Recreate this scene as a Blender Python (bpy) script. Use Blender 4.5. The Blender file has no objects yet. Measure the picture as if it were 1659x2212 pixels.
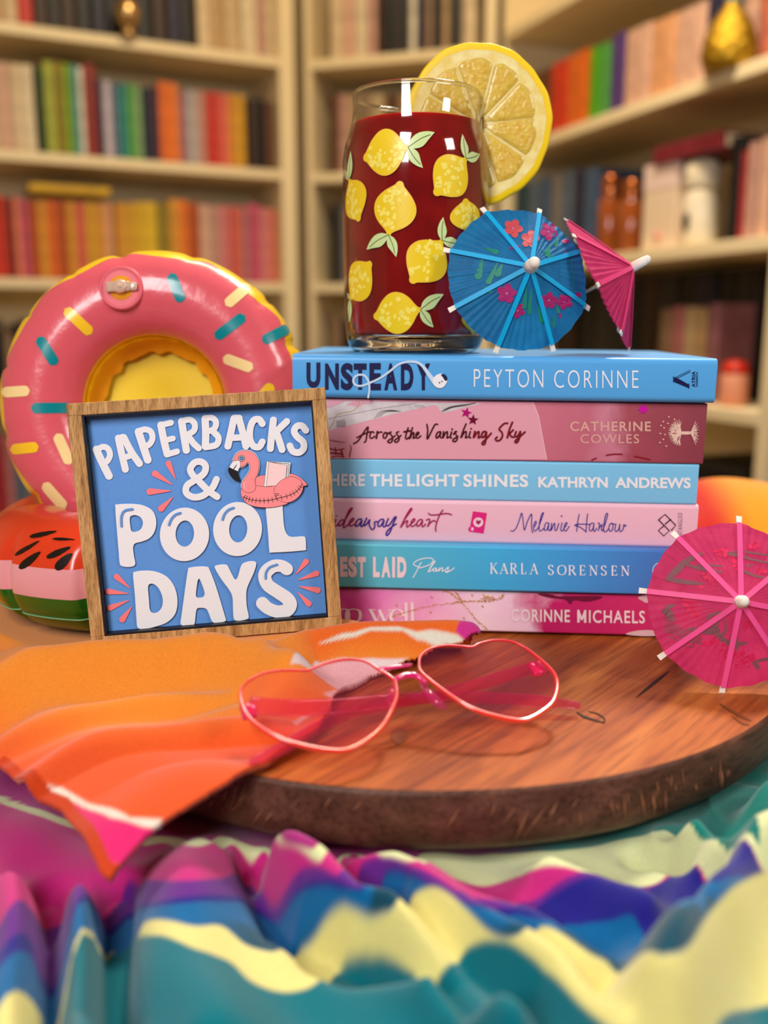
import bpy, bmesh, math, random
import numpy as np
from mathutils import Vector, Matrix
from mathutils.geometry import tessellate_polygon

# ---------------------------------------------------------------- camera, light, exposure
SC = bpy.context.scene
COL = SC.collection
rnd = random.Random(7)
F = 2000.0
PX, PY = 829.5, 1106.0
PITCH = math.atan((1106 - 700) / F)
SN, CS = math.sin(PITCH), math.cos(PITCH)
CZ = 0.958                      # camera height; heights below are relative to the camera

cam_d = bpy.data.cameras.new('camera')
cam = bpy.data.objects.new('camera', cam_d)
COL.objects.link(cam)
cam.location = (0, 0, CZ)
cam.rotation_euler = (math.pi / 2 - PITCH, 0, 0)
cam_d.sensor_fit = 'HORIZONTAL'
cam_d.sensor_width = 36
cam_d.lens = 36 * F / 1659
cam_d.clip_start = 0.02
cam_d.dof.use_dof = True
cam_d.dof.focus_distance = 0.428
cam_d.dof.aperture_fstop = 6.2
SC.camera = cam

SC.view_settings.view_transform = 'Standard'
SC.view_settings.look = 'None'
SC.view_settings.gamma = 1
SC.view_settings.use_curve_mapping = False
SC.view_settings.exposure = 0.1
SC.cycles.use_denoising = True
SC.cycles.max_bounces = 12
SC.cycles.transparent_max_bounces = 24
SC.cycles.sample_clamp_indirect = 6

world = bpy.data.worlds.new('world')
SC.world = world
world.use_nodes = True
world.node_tree.nodes['Background'].inputs[0].default_value = (1.0, 0.86, 0.70, 1)
world.node_tree.nodes['Background'].inputs[1].default_value = 0.035


def area(name, loc, target, size, energy, color, size_y=None):
    d = bpy.data.lights.new(name, 'AREA')
    d.energy = energy
    d.color = color
    d.size = size
    if size_y:
        d.shape = 'RECTANGLE'
        d.size_y = size_y
    o = bpy.data.objects.new(name, d)
    COL.objects.link(o)
    o.location = loc
    o.rotation_euler = (Vector(target) - Vector(loc)).to_track_quat('-Z', 'Y').to_euler()
    return o


# ceiling lamp almost over the table, a frontal fill light added near the camera, warm room lamps by the shelves
area('ceiling_lamp', (0.40, 1.28, 2.3), (0.05, 0.45, 0.8), 0.24, 25, (1.0, 0.92, 0.80))
area('front_fill', (-0.34, -0.45, 1.52), (0.0, 0.48, 0.85), 0.30, 10.5, (1.0, 0.97, 0.95), 0.6)
area('side_lamp', (0.85, -0.10, 1.5), (0.0, 0.45, 0.85), 0.25, 4, (1.0, 0.94, 0.88))
area('room_lamp', (0.0, 1.35, 2.45), (0.0, 2.4, 1.05), 0.35, 17, (1.0, 0.79, 0.48))


# ---------------------------------------------------------------- photograph rays onto real surfaces
def ray(px, py):
    up = (PY - py) / F
    return Vector(((px - PX) / F, CS + up * SN, -SN + up * CS))


def onY(px, py, Y):
    d = ray(px, py)
    return d * (Y / d.y) + Vector((0, 0, CZ))


def onZ(px, py, z):
    d = ray(px, py)
    return d * (z / d.z) + Vector((0, 0, CZ))


def onP(px, py, P, n):
    d = ray(px, py)
    c = Vector((0, 0, CZ))
    return c + d * ((Vector(P) - c).dot(n) / d.dot(n))


def lin(c):
    c = c / 255.0
    return c / 12.92 if c <= 0.04045 else ((c + 0.055) / 1.055) ** 2.4


def rgb(r, g, b):
    return (lin(r), lin(g), lin(b), 1.0)


# ---------------------------------------------------------------- materials
MATS = {}


def mat(name, col, rough=0.5, spec=0.4, metal=0.0, trans=0.0, ior=1.45, coat=0.0, sss=0.0, sssr=(1, .3, .2),
        noise=None, bump=None, sheen=0.0, attr=None, alpha_translucent=0.0):
    """Principled material; noise=(scale, colour2, contrast) mixes a second colour, bump=(scale, strength, distance)."""
    if name in MATS:
        return MATS[name]
    m = bpy.data.materials.new(name)
    m.use_nodes = True
    nt = m.node_tree
    b = nt.nodes['Principled BSDF']
    b.inputs['Base Color'].default_value = col
    b.inputs['Roughness'].default_value = rough
    b.inputs['Specular IOR Level'].default_value = spec
    b.inputs['Metallic'].default_value = metal
    b.inputs['Transmission Weight'].default_value = trans
    b.inputs['IOR'].default_value = ior
    b.inputs['Coat Weight'].default_value = coat
    b.inputs['Coat Roughness'].default_value = 0.08
    b.inputs['Sheen Weight'].default_value = sheen
    if sss:
        b.inputs['Subsurface Weight'].default_value = sss
        b.inputs['Subsurface Radius'].default_value = sssr
        b.inputs['Subsurface Scale'].default_value = 0.01
    tc = nt.nodes.new('ShaderNodeTexCoord')
    src = None
    if attr:
        a = nt.nodes.new('ShaderNodeAttribute')
        a.attribute_name = attr
        src = a.outputs['Color']
    if noise:
        n = nt.nodes.new('ShaderNodeTexNoise')
        n.inputs['Scale'].default_value = noise[0]
        n.inputs['Detail'].default_value = 5
        nt.links.new(tc.outputs['Object'], n.inputs['Vector'])
        r = nt.nodes.new('ShaderNodeValToRGB')
        k = noise[2]
        r.color_ramp.elements[0].position = 0.5 - k
        r.color_ramp.elements[1].position = 0.5 + k
        nt.links.new(n.outputs['Fac'], r.inputs['Fac'])
        mx = nt.nodes.new('ShaderNodeMixRGB')
        nt.links.new(r.outputs['Color'], mx.inputs['Fac'])
        if src:
            nt.links.new(src, mx.inputs['Color1'])
        else:
            mx.inputs['Color1'].default_value = col
        mx.inputs['Color2'].default_value = noise[1]
        if src:
            mx.blend_type = 'MULTIPLY'
        src = mx.outputs['Color']
    if src:
        nt.links.new(src, b.inputs['Base Color'])
    if bump:
        n = nt.nodes.new('ShaderNodeTexNoise')
        n.inputs['Scale'].default_value = bump[0]
        n.inputs['Detail'].default_value = 4
        nt.links.new(tc.outputs['Object'], n.inputs['Vector'])
        bp = nt.nodes.new('ShaderNodeBump')
        bp.inputs['Strength'].default_value = bump[1]
        bp.inputs['Distance'].default_value = bump[2]
        nt.links.new(n.outputs['Fac'], bp.inputs['Height'])
        nt.links.new(bp.outputs['Normal'], b.inputs['Normal'])
    if alpha_translucent:
        out = nt.nodes['Material Output']
        t = nt.nodes.new('ShaderNodeBsdfTranslucent')
        if src:
            nt.links.new(src, t.inputs['Color'])
        else:
            t.inputs['Color'].default_value = col
        ms = nt.nodes.new('ShaderNodeMixShader')
        ms.inputs['Fac'].default_value = alpha_translucent
        nt.links.new(b.outputs['BSDF'], ms.inputs[1])
        nt.links.new(t.outputs['BSDF'], ms.inputs[2])
        nt.links.new(ms.outputs['Shader'], out.inputs['Surface'])
    m.diffuse_color = col
    MATS[name] = m
    return m


def clear_mat(name, tint, rough=0.02, ior=1.45, body=None, body_fac=0.0, edge=0.6):
    """Clear thin sheet: tinted see-through mixed with a Fresnel reflection (and a little body colour)."""
    if name in MATS:
        return MATS[name]
    m = bpy.data.materials.new(name)
    m.use_nodes = True
    nt = m.node_tree
    nt.nodes.remove(nt.nodes['Principled BSDF'])
    out = nt.nodes['Material Output']
    t = nt.nodes.new('ShaderNodeBsdfTransparent')
    t.inputs['Color'].default_value = tint
    g = nt.nodes.new('ShaderNodeBsdfGlossy')
    g.inputs['Roughness'].default_value = rough
    # Schlick reflection from the facing angle, the same on both sides of the sheet
    lw = nt.nodes.new('ShaderNodeLayerWeight')
    lw.inputs['Blend'].default_value = 0.5
    pw = nt.nodes.new('ShaderNodeMath')
    pw.operation = 'POWER'
    nt.links.new(lw.outputs['Facing'], pw.inputs[0])
    pw.inputs[1].default_value = 4.0
    f0 = ((ior - 1) / (ior + 1)) ** 2
    ma = nt.nodes.new('ShaderNodeMath')
    ma.operation = 'MULTIPLY_ADD'
    nt.links.new(pw.outputs[0], ma.inputs[0])
    ma.inputs[1].default_value = (1 - f0) * edge
    ma.inputs[2].default_value = f0
    ms = nt.nodes.new('ShaderNodeMixShader')
    nt.links.new(ma.outputs[0], ms.inputs['Fac'])
    last = t.outputs['BSDF']
    if body:
        d = nt.nodes.new('ShaderNodeBsdfDiffuse')
        d.inputs['Color'].default_value = body
        m2 = nt.nodes.new('ShaderNodeMixShader')
        m2.inputs['Fac'].default_value = body_fac
        nt.links.new(last, m2.inputs[1])
        nt.links.new(d.outputs['BSDF'], m2.inputs[2])
        last = m2.outputs['Shader']
    nt.links.new(last, ms.inputs[1])
    nt.links.new(g.outputs['BSDF'], ms.inputs[2])
    nt.links.new(ms.outputs['Shader'], out.inputs['Surface'])
    MATS[name] = m
    return m


def wood(name, c1, c2, c3, scale, rot, stretch=12.0, rough=0.45, bump=0.15, coat=0.0, pore=(0.45, 0.40, 0.36)):
    """Wood: long stretched noise along the grain with finer dark pores."""
    if name in MATS:
        return MATS[name]
    m = bpy.data.materials.new(name)
    m.use_nodes = True
    nt = m.node_tree
    b = nt.nodes['Principled BSDF']
    b.inputs['Roughness'].default_value = rough
    b.inputs['Specular IOR Level'].default_value = 0.28
    b.inputs['Coat Weight'].default_value = coat
    b.inputs['Coat Roughness'].default_value = 0.2
    tc = nt.nodes.new('ShaderNodeTexCoord')
    mp = nt.nodes.new('ShaderNodeMapping')
    mp.inputs['Rotation'].default_value = rot
    nt.links.new(tc.outputs['Object'], mp.inputs['Vector'])
    m2 = nt.nodes.new('ShaderNodeMapping')
    m2.inputs['Scale'].default_value = (scale / stretch, scale, scale)
    nt.links.new(mp.outputs['Vector'], m2.inputs['Vector'])
    n1 = nt.nodes.new('ShaderNodeTexNoise')
    n1.inputs['Scale'].default_value = 1.0
    n1.inputs['Detail'].default_value = 6
    n1.inputs['Distortion'].default_value = 0.6
    nt.links.new(m2.outputs['Vector'], n1.inputs['Vector'])
    r1 = nt.nodes.new('ShaderNodeValToRGB')
    e = r1.color_ramp.elements
    e[0].position, e[0].color = 0.30, c1
    e[1].position, e[1].color = 0.70, c3
    x = e.new(0.5)
    x.color = c2
    nt.links.new(n1.outputs['Fac'], r1.inputs['Fac'])
    m3 = nt.nodes.new('ShaderNodeMapping')
    m3.inputs['Scale'].default_value = (scale * 0.5, scale * 7, scale * 7)
    nt.links.new(mp.outputs['Vector'], m3.inputs['Vector'])
    n2 = nt.nodes.new('ShaderNodeTexNoise')
    n2.inputs['Scale'].default_value = 1.0
    n2.inputs['Detail'].default_value = 3
    nt.links.new(m3.outputs['Vector'], n2.inputs['Vector'])
    r2 = nt.nodes.new('ShaderNodeValToRGB')
    r2.color_ramp.elements[0].position = 0.36
    r2.color_ramp.elements[0].color = (*pore, 1)
    r2.color_ramp.elements[1].position = 0.52
    r2.color_ramp.elements[1].color = (1, 1, 1, 1)
    nt.links.new(n2.outputs['Fac'], r2.inputs['Fac'])
    mx = nt.nodes.new('ShaderNodeMixRGB')
    mx.blend_type = 'MULTIPLY'
    mx.inputs['Fac'].default_value = 0.75
    nt.links.new(r1.outputs['Color'], mx.inputs['Color1'])
    nt.links.new(r2.outputs['Color'], mx.inputs['Color2'])
    nt.links.new(mx.outputs['Color'], b.inputs['Base Color'])
    bp = nt.nodes.new('ShaderNodeBump')
    bp.inputs['Strength'].default_value = bump
    bp.inputs['Distance'].default_value = 0.0005
    nt.links.new(n2.outputs['Fac'], bp.inputs['Height'])
    nt.links.new(bp.outputs['Normal'], b.inputs['Normal'])
    MATS[name] = m
    return m


# ---------------------------------------------------------------- meshes
class MB:
    def __init__(s):
        s.v, s.f, s.m = [], [], []

    def add(s, verts, faces, mi=0):
        o = len(s.v)
        s.v += [Vector(p) for p in verts]
        for f in faces:
            s.f.append([i + o for i in f])
            s.m.append(mi)
        return s

    def box(s, lo, hi, mi=0, M=None):
        x0, y0, z0 = lo
        x1, y1, z1 = hi
        v = [Vector(p) for p in ((x0, y0, z0), (x1, y0, z0), (x1, y1, z0), (x0, y1, z0),
                                 (x0, y0, z1), (x1, y0, z1), (x1, y1, z1), (x0, y1, z1))]
        if M is not None:
            v = [M @ p for p in v]
        return s.add(v, [(0, 3, 2, 1), (4, 5, 6, 7), (0, 1, 5, 4), (1, 2, 6, 5), (2, 3, 7, 6), (3, 0, 4, 7)], mi)

    def bbox(s, lo, hi, r, mi=0, M=None, seg=2):
        """box with rounded edges"""
        bm = bmesh.new()
        bmesh.ops.create_cube(bm, size=1)
        c = [(a + b) / 2 for a, b in zip(lo, hi)]
        d = [b - a for a, b in zip(lo, hi)]
        for v in bm.verts:
            v.co = Vector((v.co.x * d[0] + c[0], v.co.y * d[1] + c[1], v.co.z * d[2] + c[2]))
        bmesh.ops.bevel(bm, geom=list(bm.edges), offset=r, segments=seg, affect='EDGES', profile=0.5)
        bm.verts.index_update()
        v = [p.co.copy() for p in bm.verts]
        if M is not None:
            v = [M @ p for p in v]
        s.add(v, [[q.index for q in f.verts] for f in bm.faces], mi)
        bm.free()
        return s

    def tube(s, pts, rad, n=10, mi=0, cap=True, flat=None, up=None):
        """tube along pts; rad a number or list; flat=(a,b) squashes the section (a along the side axis, b along up)"""
        pts = [Vector(p) for p in pts]
        rad = rad if hasattr(rad, '__len__') else [rad] * len(pts)
        rings = []
        ref = Vector(up) if up is not None else None
        for i, p in enumerate(pts):
            t = (pts[min(i + 1, len(pts) - 1)] - pts[max(i - 1, 0)]).normalized()
            if ref is None:
                ref = Vector((0, 0, 1)) if abs(t.z) < 0.9 else Vector((1, 0, 0))
            a = t.cross(ref).normalized()
            b = a.cross(t).normalized()
            if up is None:
                ref = b
            fa, fb = flat if flat else (1, 1)
            rings.append([p + (a * math.cos(k * 2 * math.pi / n) * fa + b * math.sin(k * 2 * math.pi / n) * fb) * rad[i]
                          for k in range(n)])
        v = [q for r in rings for q in r]
        f = []
        for i in range(len(pts) - 1):
            for k in range(n):
                k2 = (k + 1) % n
                f.append((i * n + k, i * n + k2, (i + 1) * n + k2, (i + 1) * n + k))
        if cap:
            f.append(tuple(range(n))[::-1])
            f.append(tuple((len(pts) - 1) * n + k for k in range(n)))
        return s.add(v, f, mi)

    def lathe(s, prof, n=48, mi=0, M=None, closed=False):
        """prof: list of (r, z)"""
        v, f = [], []
        for r, z in prof:
            for k in range(n):
                a = 2 * math.pi * k / n
                v.append(Vector((r * math.cos(a), r * math.sin(a), z)))
        L = len(prof)
        for i in range(L if closed else L - 1):
            i2 = (i + 1) % L
            for k in range(n):
                k2 = (k + 1) % n
                f.append((i * n + k, i * n + k2, i2 * n + k2, i2 * n + k))
        if M is not None:
            v = [M @ p for p in v]
        return s.add(v, f, mi)

    def ball(s, c, r, n=12, mi=0, sc=(1, 1, 1)):
        prof = [(max(1e-5, r * math.sin(math.pi * i / n)), -r * math.cos(math.pi * i / n)) for i in range(n + 1)]
        M = Matrix.Translation(Vector(c)) @ Matrix.Diagonal((sc[0], sc[1], sc[2], 1))
        return s.lathe(prof, 2 * n, mi, M)

    def flat(s, data, fn, mi=0):
        v, f = data
        n = getattr(fn, 'n', None)
        if n is None:
            return s.add([fn(*p) for p in v], f, mi)
        # each later point sits a hair higher, so that a stroke crossing itself never coincides with itself
        return s.add([fn(*p) + n * (4e-7 * i) for i, p in enumerate(v)], f, mi)

    def grid(s, nu, nv, fn, mi=0, wrap_u=False, wrap_v=False):
        v = [Vector(fn(i, j)) for i in range(nu) for j in range(nv)]
        f = []
        for i in range(nu if wrap_u else nu - 1):
            for j in range(nv if wrap_v else nv - 1):
                i2, j2 = (i + 1) % nu, (j + 1) % nv
                f.append((i * nv + j, i2 * nv + j, i2 * nv + j2, i * nv + j2))
        return s.add(v, f, mi)


WM = {}


def link_mesh(name, mb, mats, W, smooth, auto=None):
    me = bpy.data.meshes.new(name)
    inv = W.inverted()
    me.from_pydata([tuple(inv @ p) for p in mb.v], [], mb.f)
    for m in mats:
        me.materials.append(m)
    me.polygons.foreach_set('material_index', mb.m)
    if smooth:
        me.polygons.foreach_set('use_smooth', [True] * len(me.polygons))
    me.update()
    o = bpy.data.objects.new(name, me)
    COL.objects.link(o)
    if smooth and auto:
        me.set_sharp_from_angle(angle=math.radians(auto))
    return o


def tag(o, label, cat, group=None, kind=None):
    if label:
        o['label'] = label
    if cat:
        o['category'] = cat
    if group:
        o['group'] = group
    if kind:
        o['kind'] = kind
    return o


def thing(name, label, cat, loc, group=None):
    o = bpy.data.objects.new(name, None)
    COL.objects.link(o)
    o.empty_display_size = 0.02
    o.location = loc
    WM[o.name] = Matrix.Translation(Vector(loc))
    return tag(o, label, cat, group)


def aslist(m):
    return m if isinstance(m, list) else [m]


def part(name, mb, mats, parent, smooth=True, label=None, auto=None):
    o = link_mesh(name, mb, aslist(mats), WM[parent.name], smooth, auto)
    o.parent = parent
    WM[o.name] = WM[parent.name]
    if label:
        o['label'] = label
    return o


def single(name, mb, mats, label, cat, group=None, smooth=False, auto=None, kind=None):
    xs = [p.x for p in mb.v]
    ys = [p.y for p in mb.v]
    zs = [p.z for p in mb.v]
    base = Vector(((min(xs) + max(xs)) / 2, (min(ys) + max(ys)) / 2, min(zs)))
    o = link_mesh(name, mb, aslist(mats), Matrix.Translation(base), smooth, auto)
    o.location = base
    WM[o.name] = Matrix.Translation(base)
    return tag(o, label, cat, group, kind)


# ---------------------------------------------------------------- flat lettering and outlines (2-D)
def cr(pts, n=6, closed=False):
    """Catmull-Rom through pts"""
    P = [Vector((p[0], p[1])) for p in pts]
    L = len(P)
    out = []
    for i in range(L if closed else L - 1):
        a = P[(i - 1) % L] if closed or i > 0 else P[0] * 2 - P[1]
        b, c = P[i], P[(i + 1) % L]
        d = P[(i + 2) % L] if closed or i + 2 < L else P[-1] * 2 - P[-2]
        for k in range(n):
            t = k / n
            out.append(0.5 * ((2 * b) + (c - a) * t + (2 * a - 5 * b + 4 * c - d) * t * t + (3 * b - a - 3 * c + d) * t ** 3))
    if not closed:
        out.append(P[-1].copy())
    return [(p.x, p.y) for p in out]


def ribbon(pts, w, smooth=True, cap=True, nib=None, n=5):
    """stroke of width w (number or one per point); nib=(thick, thin): thick on verticals, thin on horizontals"""
    ww = w if hasattr(w, '__len__') else None
    if smooth and len(pts) > 2:
        q = cr(pts, n)
        if ww:
            ww = [np.interp(i / n, range(len(w)), w) for i in range(len(q))]
        pts = q
    P = [Vector((p[0], p[1])) for p in pts]
    L = len(P)
    v, f = [], []
    hw = []
    for i in range(L):
        t = P[min(i + 1, L - 1)] - P[max(i - 1, 0)]
        t = t.normalized() if t.length > 1e-9 else Vector((1, 0))
        nrm = Vector((-t.y, t.x))
        h = (ww[i] if ww else w) / 2
        if nib:
            h = 0.5 * (nib[1] + (nib[0] - nib[1]) * abs(t.y) ** 1.5)
        hw.append((h, t, nrm))
        v += [P[i] + nrm * h, P[i] - nrm * h]
    for i in range(L - 1):
        f.append((2 * i, 2 * i + 1, 2 * i + 3, 2 * i + 2))
    if cap:
        for i, sg in ((0, -1), (L - 1, 1)):
            h, t, nrm = hw[i]
            o = len(v)
            a0 = [P[i] + (nrm * math.cos(k * math.pi / 8) + t * sg * math.sin(k * math.pi / 8)) * h for k in range(9)]
            v += a0
            f.append(tuple(range(o, o + 9)))
    return [(p.x, p.y) for p in v], f


def fill(outer, holes=()):
    loops = [[Vector((p[0], p[1], 0)) for p in outer]] + [[Vector((p[0], p[1], 0)) for p in h] for h in holes]
    tr = tessellate_polygon(loops)
    v = [(p.x, p.y) for l in loops for p in l]
    return v, [tuple(t) for t in tr]


def ell(cx, cy, rx, ry, rot=0.0, n=28):
    c, s = math.cos(rot), math.sin(rot)
    return [(cx + rx * math.cos(a) * c - ry * math.sin(a) * s, cy + rx * math.cos(a) * s + ry * math.sin(a) * c)
            for a in [2 * math.pi * k / n for k in range(n)]]


def drop(tip, end, w, n=9):
    """tear drop from a fine tip to a round end"""
    a, b = Vector(tip), Vector(end)
    t = (b - a).normalized()
    nr = Vector((-t.y, t.x))
    r = w / 2
    c = b - t * r
    pts = [a + nr * r * 0.12]
    pts += [c + (nr * math.cos(k * math.pi / n) + t * math.sin(k * math.pi / n)) * r for k in range(n + 1)]
    pts += [a - nr * r * 0.12]
    return fill([(p.x, p.y) for p in pts])


def star(cx, cy, R, r, rot=0.0, n=5):
    return fill([(cx + (R if k % 2 == 0 else r) * math.sin(rot + k * math.pi / n),
                  cy - (R if k % 2 == 0 else r) * math.cos(rot + k * math.pi / n)) for k in range(2 * n)])


_TXT = {}


def text2d(body, bold=0.0, spacing=1.0):
    """outline text, normalised to the unit box with y downwards (photo style)"""
    key = (body, bold, spacing)
    if key in _TXT:
        return _TXT[key]
    c = bpy.data.curves.new('t', 'FONT')
    c.body = body
    c.offset = bold
    c.space_character = spacing
    c.resolution_u = 4
    o = bpy.data.objects.new('t', c)
    COL.objects.link(o)
    dg = bpy.context.evaluated_depsgraph_get()
    me = bpy.data.meshes.new_from_object(o.evaluated_get(dg))
    V = [v.co.copy() for v in me.vertices]
    Fs = [tuple(p.vertices) for p in me.polygons]
    x0, x1 = min(v.x for v in V), max(v.x for v in V)
    y0, y1 = min(v.y for v in V), max(v.y for v in V)
    res = ([((v.x - x0) / (x1 - x0), (y1 - v.y) / (y1 - y0)) for v in V], Fs)
    bpy.data.objects.remove(o)
    bpy.data.curves.remove(c)
    bpy.data.meshes.remove(me)
    _TXT[key] = res
    return res


def textbox(body, x0, y0, x1, y1, bold=0.0, spacing=1.0, slope=0.0, rot90=False):
    """text stretched to the box; slope: y change over the width; rot90: reads bottom to top"""
    v, f = text2d(body, bold, spacing)
    if rot90:
        return [(x0 + b * (x1 - x0), y1 - a * (y1 - y0)) for a, b in v], f
    return [(x0 + a * (x1 - x0), y0 + b * (y1 - y0) + slope * a) for a, b in v], f


# ---------------------------------------------------------------- the room
def struct(name, mb, m, smooth=False):
    o = single(name, mb, m, None, None, smooth=smooth)
    o['kind'] = 'structure'
    return o


M_wall = mat('warm_wall_paint', rgb(226, 206, 170), 0.8, 0.2, bump=(300, 0.05, 0.001))
M_ceil = mat('white_ceiling_paint', rgb(232, 226, 214), 0.9, 0.1)
M_floor = wood('oak_floor', rgb(84, 56, 34), rgb(98, 68, 42), rgb(112, 80, 52), 9, (0, 0, 0.3), 10, 0.4)
struct('floor', MB().box((-2.2, -1.6, -0.04), (2.2, 3.3, 0)), M_floor)
struct('ceiling', MB().box((-2.2, -1.6, 2.55), (2.2, 3.3, 2.6)), M_ceil)
struct('wall_back', MB().box((-2.2, 3.2, 0), (2.2, 3.3, 2.55)), M_wall)
struct('wall_left', MB().box((-2.3, -1.6, 0), (-2.2, 3.3, 2.55)), M_wall)
struct('wall_right', MB().box((2.2, -1.6, 0), (2.3, 3.3, 2.55)), M_wall)

# table under the towels
M_tbl = wood('table_wood', rgb(90, 60, 38), rgb(110, 74, 46), rgb(130, 92, 60), 14, (0, 0, 0), 10, 0.4)
TZ = CZ - 0.202                 # table top height
tb = thing('side_table', 'brown wooden side table hidden under the striped beach towel', 'table', (0, 0.45, 0))
part('tabletop', MB().bbox((-0.46, 0.10, TZ - 0.03), (0.46, 0.80, TZ), 0.004), M_tbl, tb, False)
for sx in (-0.42, 0.42):
    for sy in (0.14, 0.76):
        part('leg', MB().bbox((sx - 0.025, sy - 0.025, 0), (sx + 0.025, sy + 0.025, TZ - 0.03), 0.003), M_tbl, tb, False)

# ---------------------------------------------------------------- bookcases
M_case = mat('cream_painted_shelf', rgb(232, 212, 170), 0.5, 0.35, bump=(60, 0.03, 0.001))
CT = 0.024


class Case:
    def __init__(s, name, label, O, u, b, width, tops, depth=0.27, pl=0.03, pr=0.03):
        s.O, s.u, s.b = Vector((*O, 0)), Vector((*u, 0)).normalized(), Vector((*b, 0)).normalized()
        s.tops = tops
        s.w = width
        root = thing(name, label, 'bookcase', (O[0], O[1], 0))
        M = Matrix(((s.u.x, s.b.x, 0, O[0]), (s.u.y, s.b.y, 0, O[1]), (0, 0, 1, 0), (0, 0, 0, 1)))
        s.M = M
        H = 2.25
        part('side_panel', MB().bbox((-pl, 0, 0), (0, depth, H), 0.002, M=M, seg=1), M_case, root, False)
        part('side_panel', MB().bbox((width, 0, 0), (width + pr, depth, H), 0.002, M=M, seg=1), M_case, root, False)
        part('back_panel', MB().box((0, depth - 0.008, 0.06), (width, depth, H), M=M), M_case, root, False)
        for z in tops:
            part('shelf', MB().bbox((0, 0.001, CZ + z - CT), (width, depth - 0.008, CZ + z), 0.0015, M=M, seg=1), M_case, root, False)
        part('top_panel', MB().box((0, 0, H - 0.02), (width, depth - 0.008, H), M=M), M_case, root, False)
        part('plinth', MB().box((0, 0.02, 0), (width, 0.04, 0.06), M=M), M_case, root, False)

    def hit(s, px, py, inset):
        P = s.O + s.b * inset
        p = onP(px, py, (P.x, P.y, CZ), s.b)
        return (p - s.O).dot(s.u), p.z


LC = Case('bookcase', 'wide cream bookcase with a rainbow row of books, behind the donut ring',
          (-1.16, 2.19), (0.898, 0.44), (-0.44, 0.898), 0.985, [0.985, 0.687, 0.405, 0.110, -0.185, -0.48, -0.77], pr=0.042)
MC = Case('bookcase', 'narrow cream corner bookcase behind the iced tea glass',
          (-0.196, 2.66), (0.957, -0.29), (0.29, 0.957), 0.47, [0.985, 0.690, 0.402, 0.110, -0.18, -0.48, -0.77], pl=0.018, pr=0.030)
RC = Case('bookcase', 'cream bookcase running forward beside the lemon slice, with ornaments among books',
          (0.30, 2.50), (0.357, -0.934), (0.934, 0.357), 0.965, [1.0, 0.715, 0.434, 0.146, -0.150, -0.45, -0.75], depth=0.26, pl=0.004, pr=0.03)

PAGES = mat('book_pages', rgb(226, 208, 172), 0.9, 0.1, bump=(900, 0.2, 0.0004))
TONES = {
    'cream': (226, 200, 160), 'tan': (196, 158, 112), 'beige': (210, 180, 138), 'white': (236, 226, 206), 'ivory': (232, 212, 176),
    'black': (22, 18, 18), 'charcoal': (44, 38, 36), 'dark brown': (58, 34, 20), 'brown': (104, 62, 36), 'chestnut': (124, 66, 34),
    'forest green': (50, 72, 26), 'yellow-green': (176, 182, 66), 'lime green': (128, 164, 22), 'olive': (150, 128, 30), 'teal': (44, 138, 136),
    'sea green': (86, 160, 130), 'sage green': (130, 166, 110), 'green': (84, 160, 70), 'bright green': (88, 168, 20), 'dark teal': (30, 66, 76),
    'slate blue': (92, 108, 128), 'steel blue': (70, 92, 120), 'pale blue': (140, 176, 200), 'navy': (40, 38, 66), 'midnight blue': (30, 30, 52),
    'plum': (66, 44, 66), 'purple': (88, 60, 128), 'lavender': (200, 186, 200), 'pale grey': (180, 176, 176), 'grey': (128, 122, 118),
    'orange': (232, 110, 34), 'bright orange': (242, 128, 40), 'amber': (226, 156, 50), 'golden': (222, 166, 40), 'yellow': (226, 178, 34), 'lemon yellow': (232, 192, 40),
    'rust': (190, 84, 28), 'dark red': (140, 34, 20), 'red': (206, 48, 36), 'scarlet': (222, 62, 34), 'crimson': (168, 36, 48), 'salmon': (222, 122, 92),
    'coral': (226, 102, 82), 'pink': (222, 128, 128), 'hot pink': (206, 84, 116), 'dusty pink': (198, 150, 134), 'mauve': (168, 110, 118), 'rose': (190, 116, 116),
    'blush': (224, 176, 150), 'maroon': (132, 36, 52), 'peach': (230, 164, 116), 'taupe': (150, 118, 90),
}


def cover_mat(tone):
    c = TONES[tone]
    return mat('cover_' + tone.replace(' ', '_'), rgb(*c), 0.45, 0.4, noise=(38, rgb(*[int(x * 0.8) for x in c]), 0.25))


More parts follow.
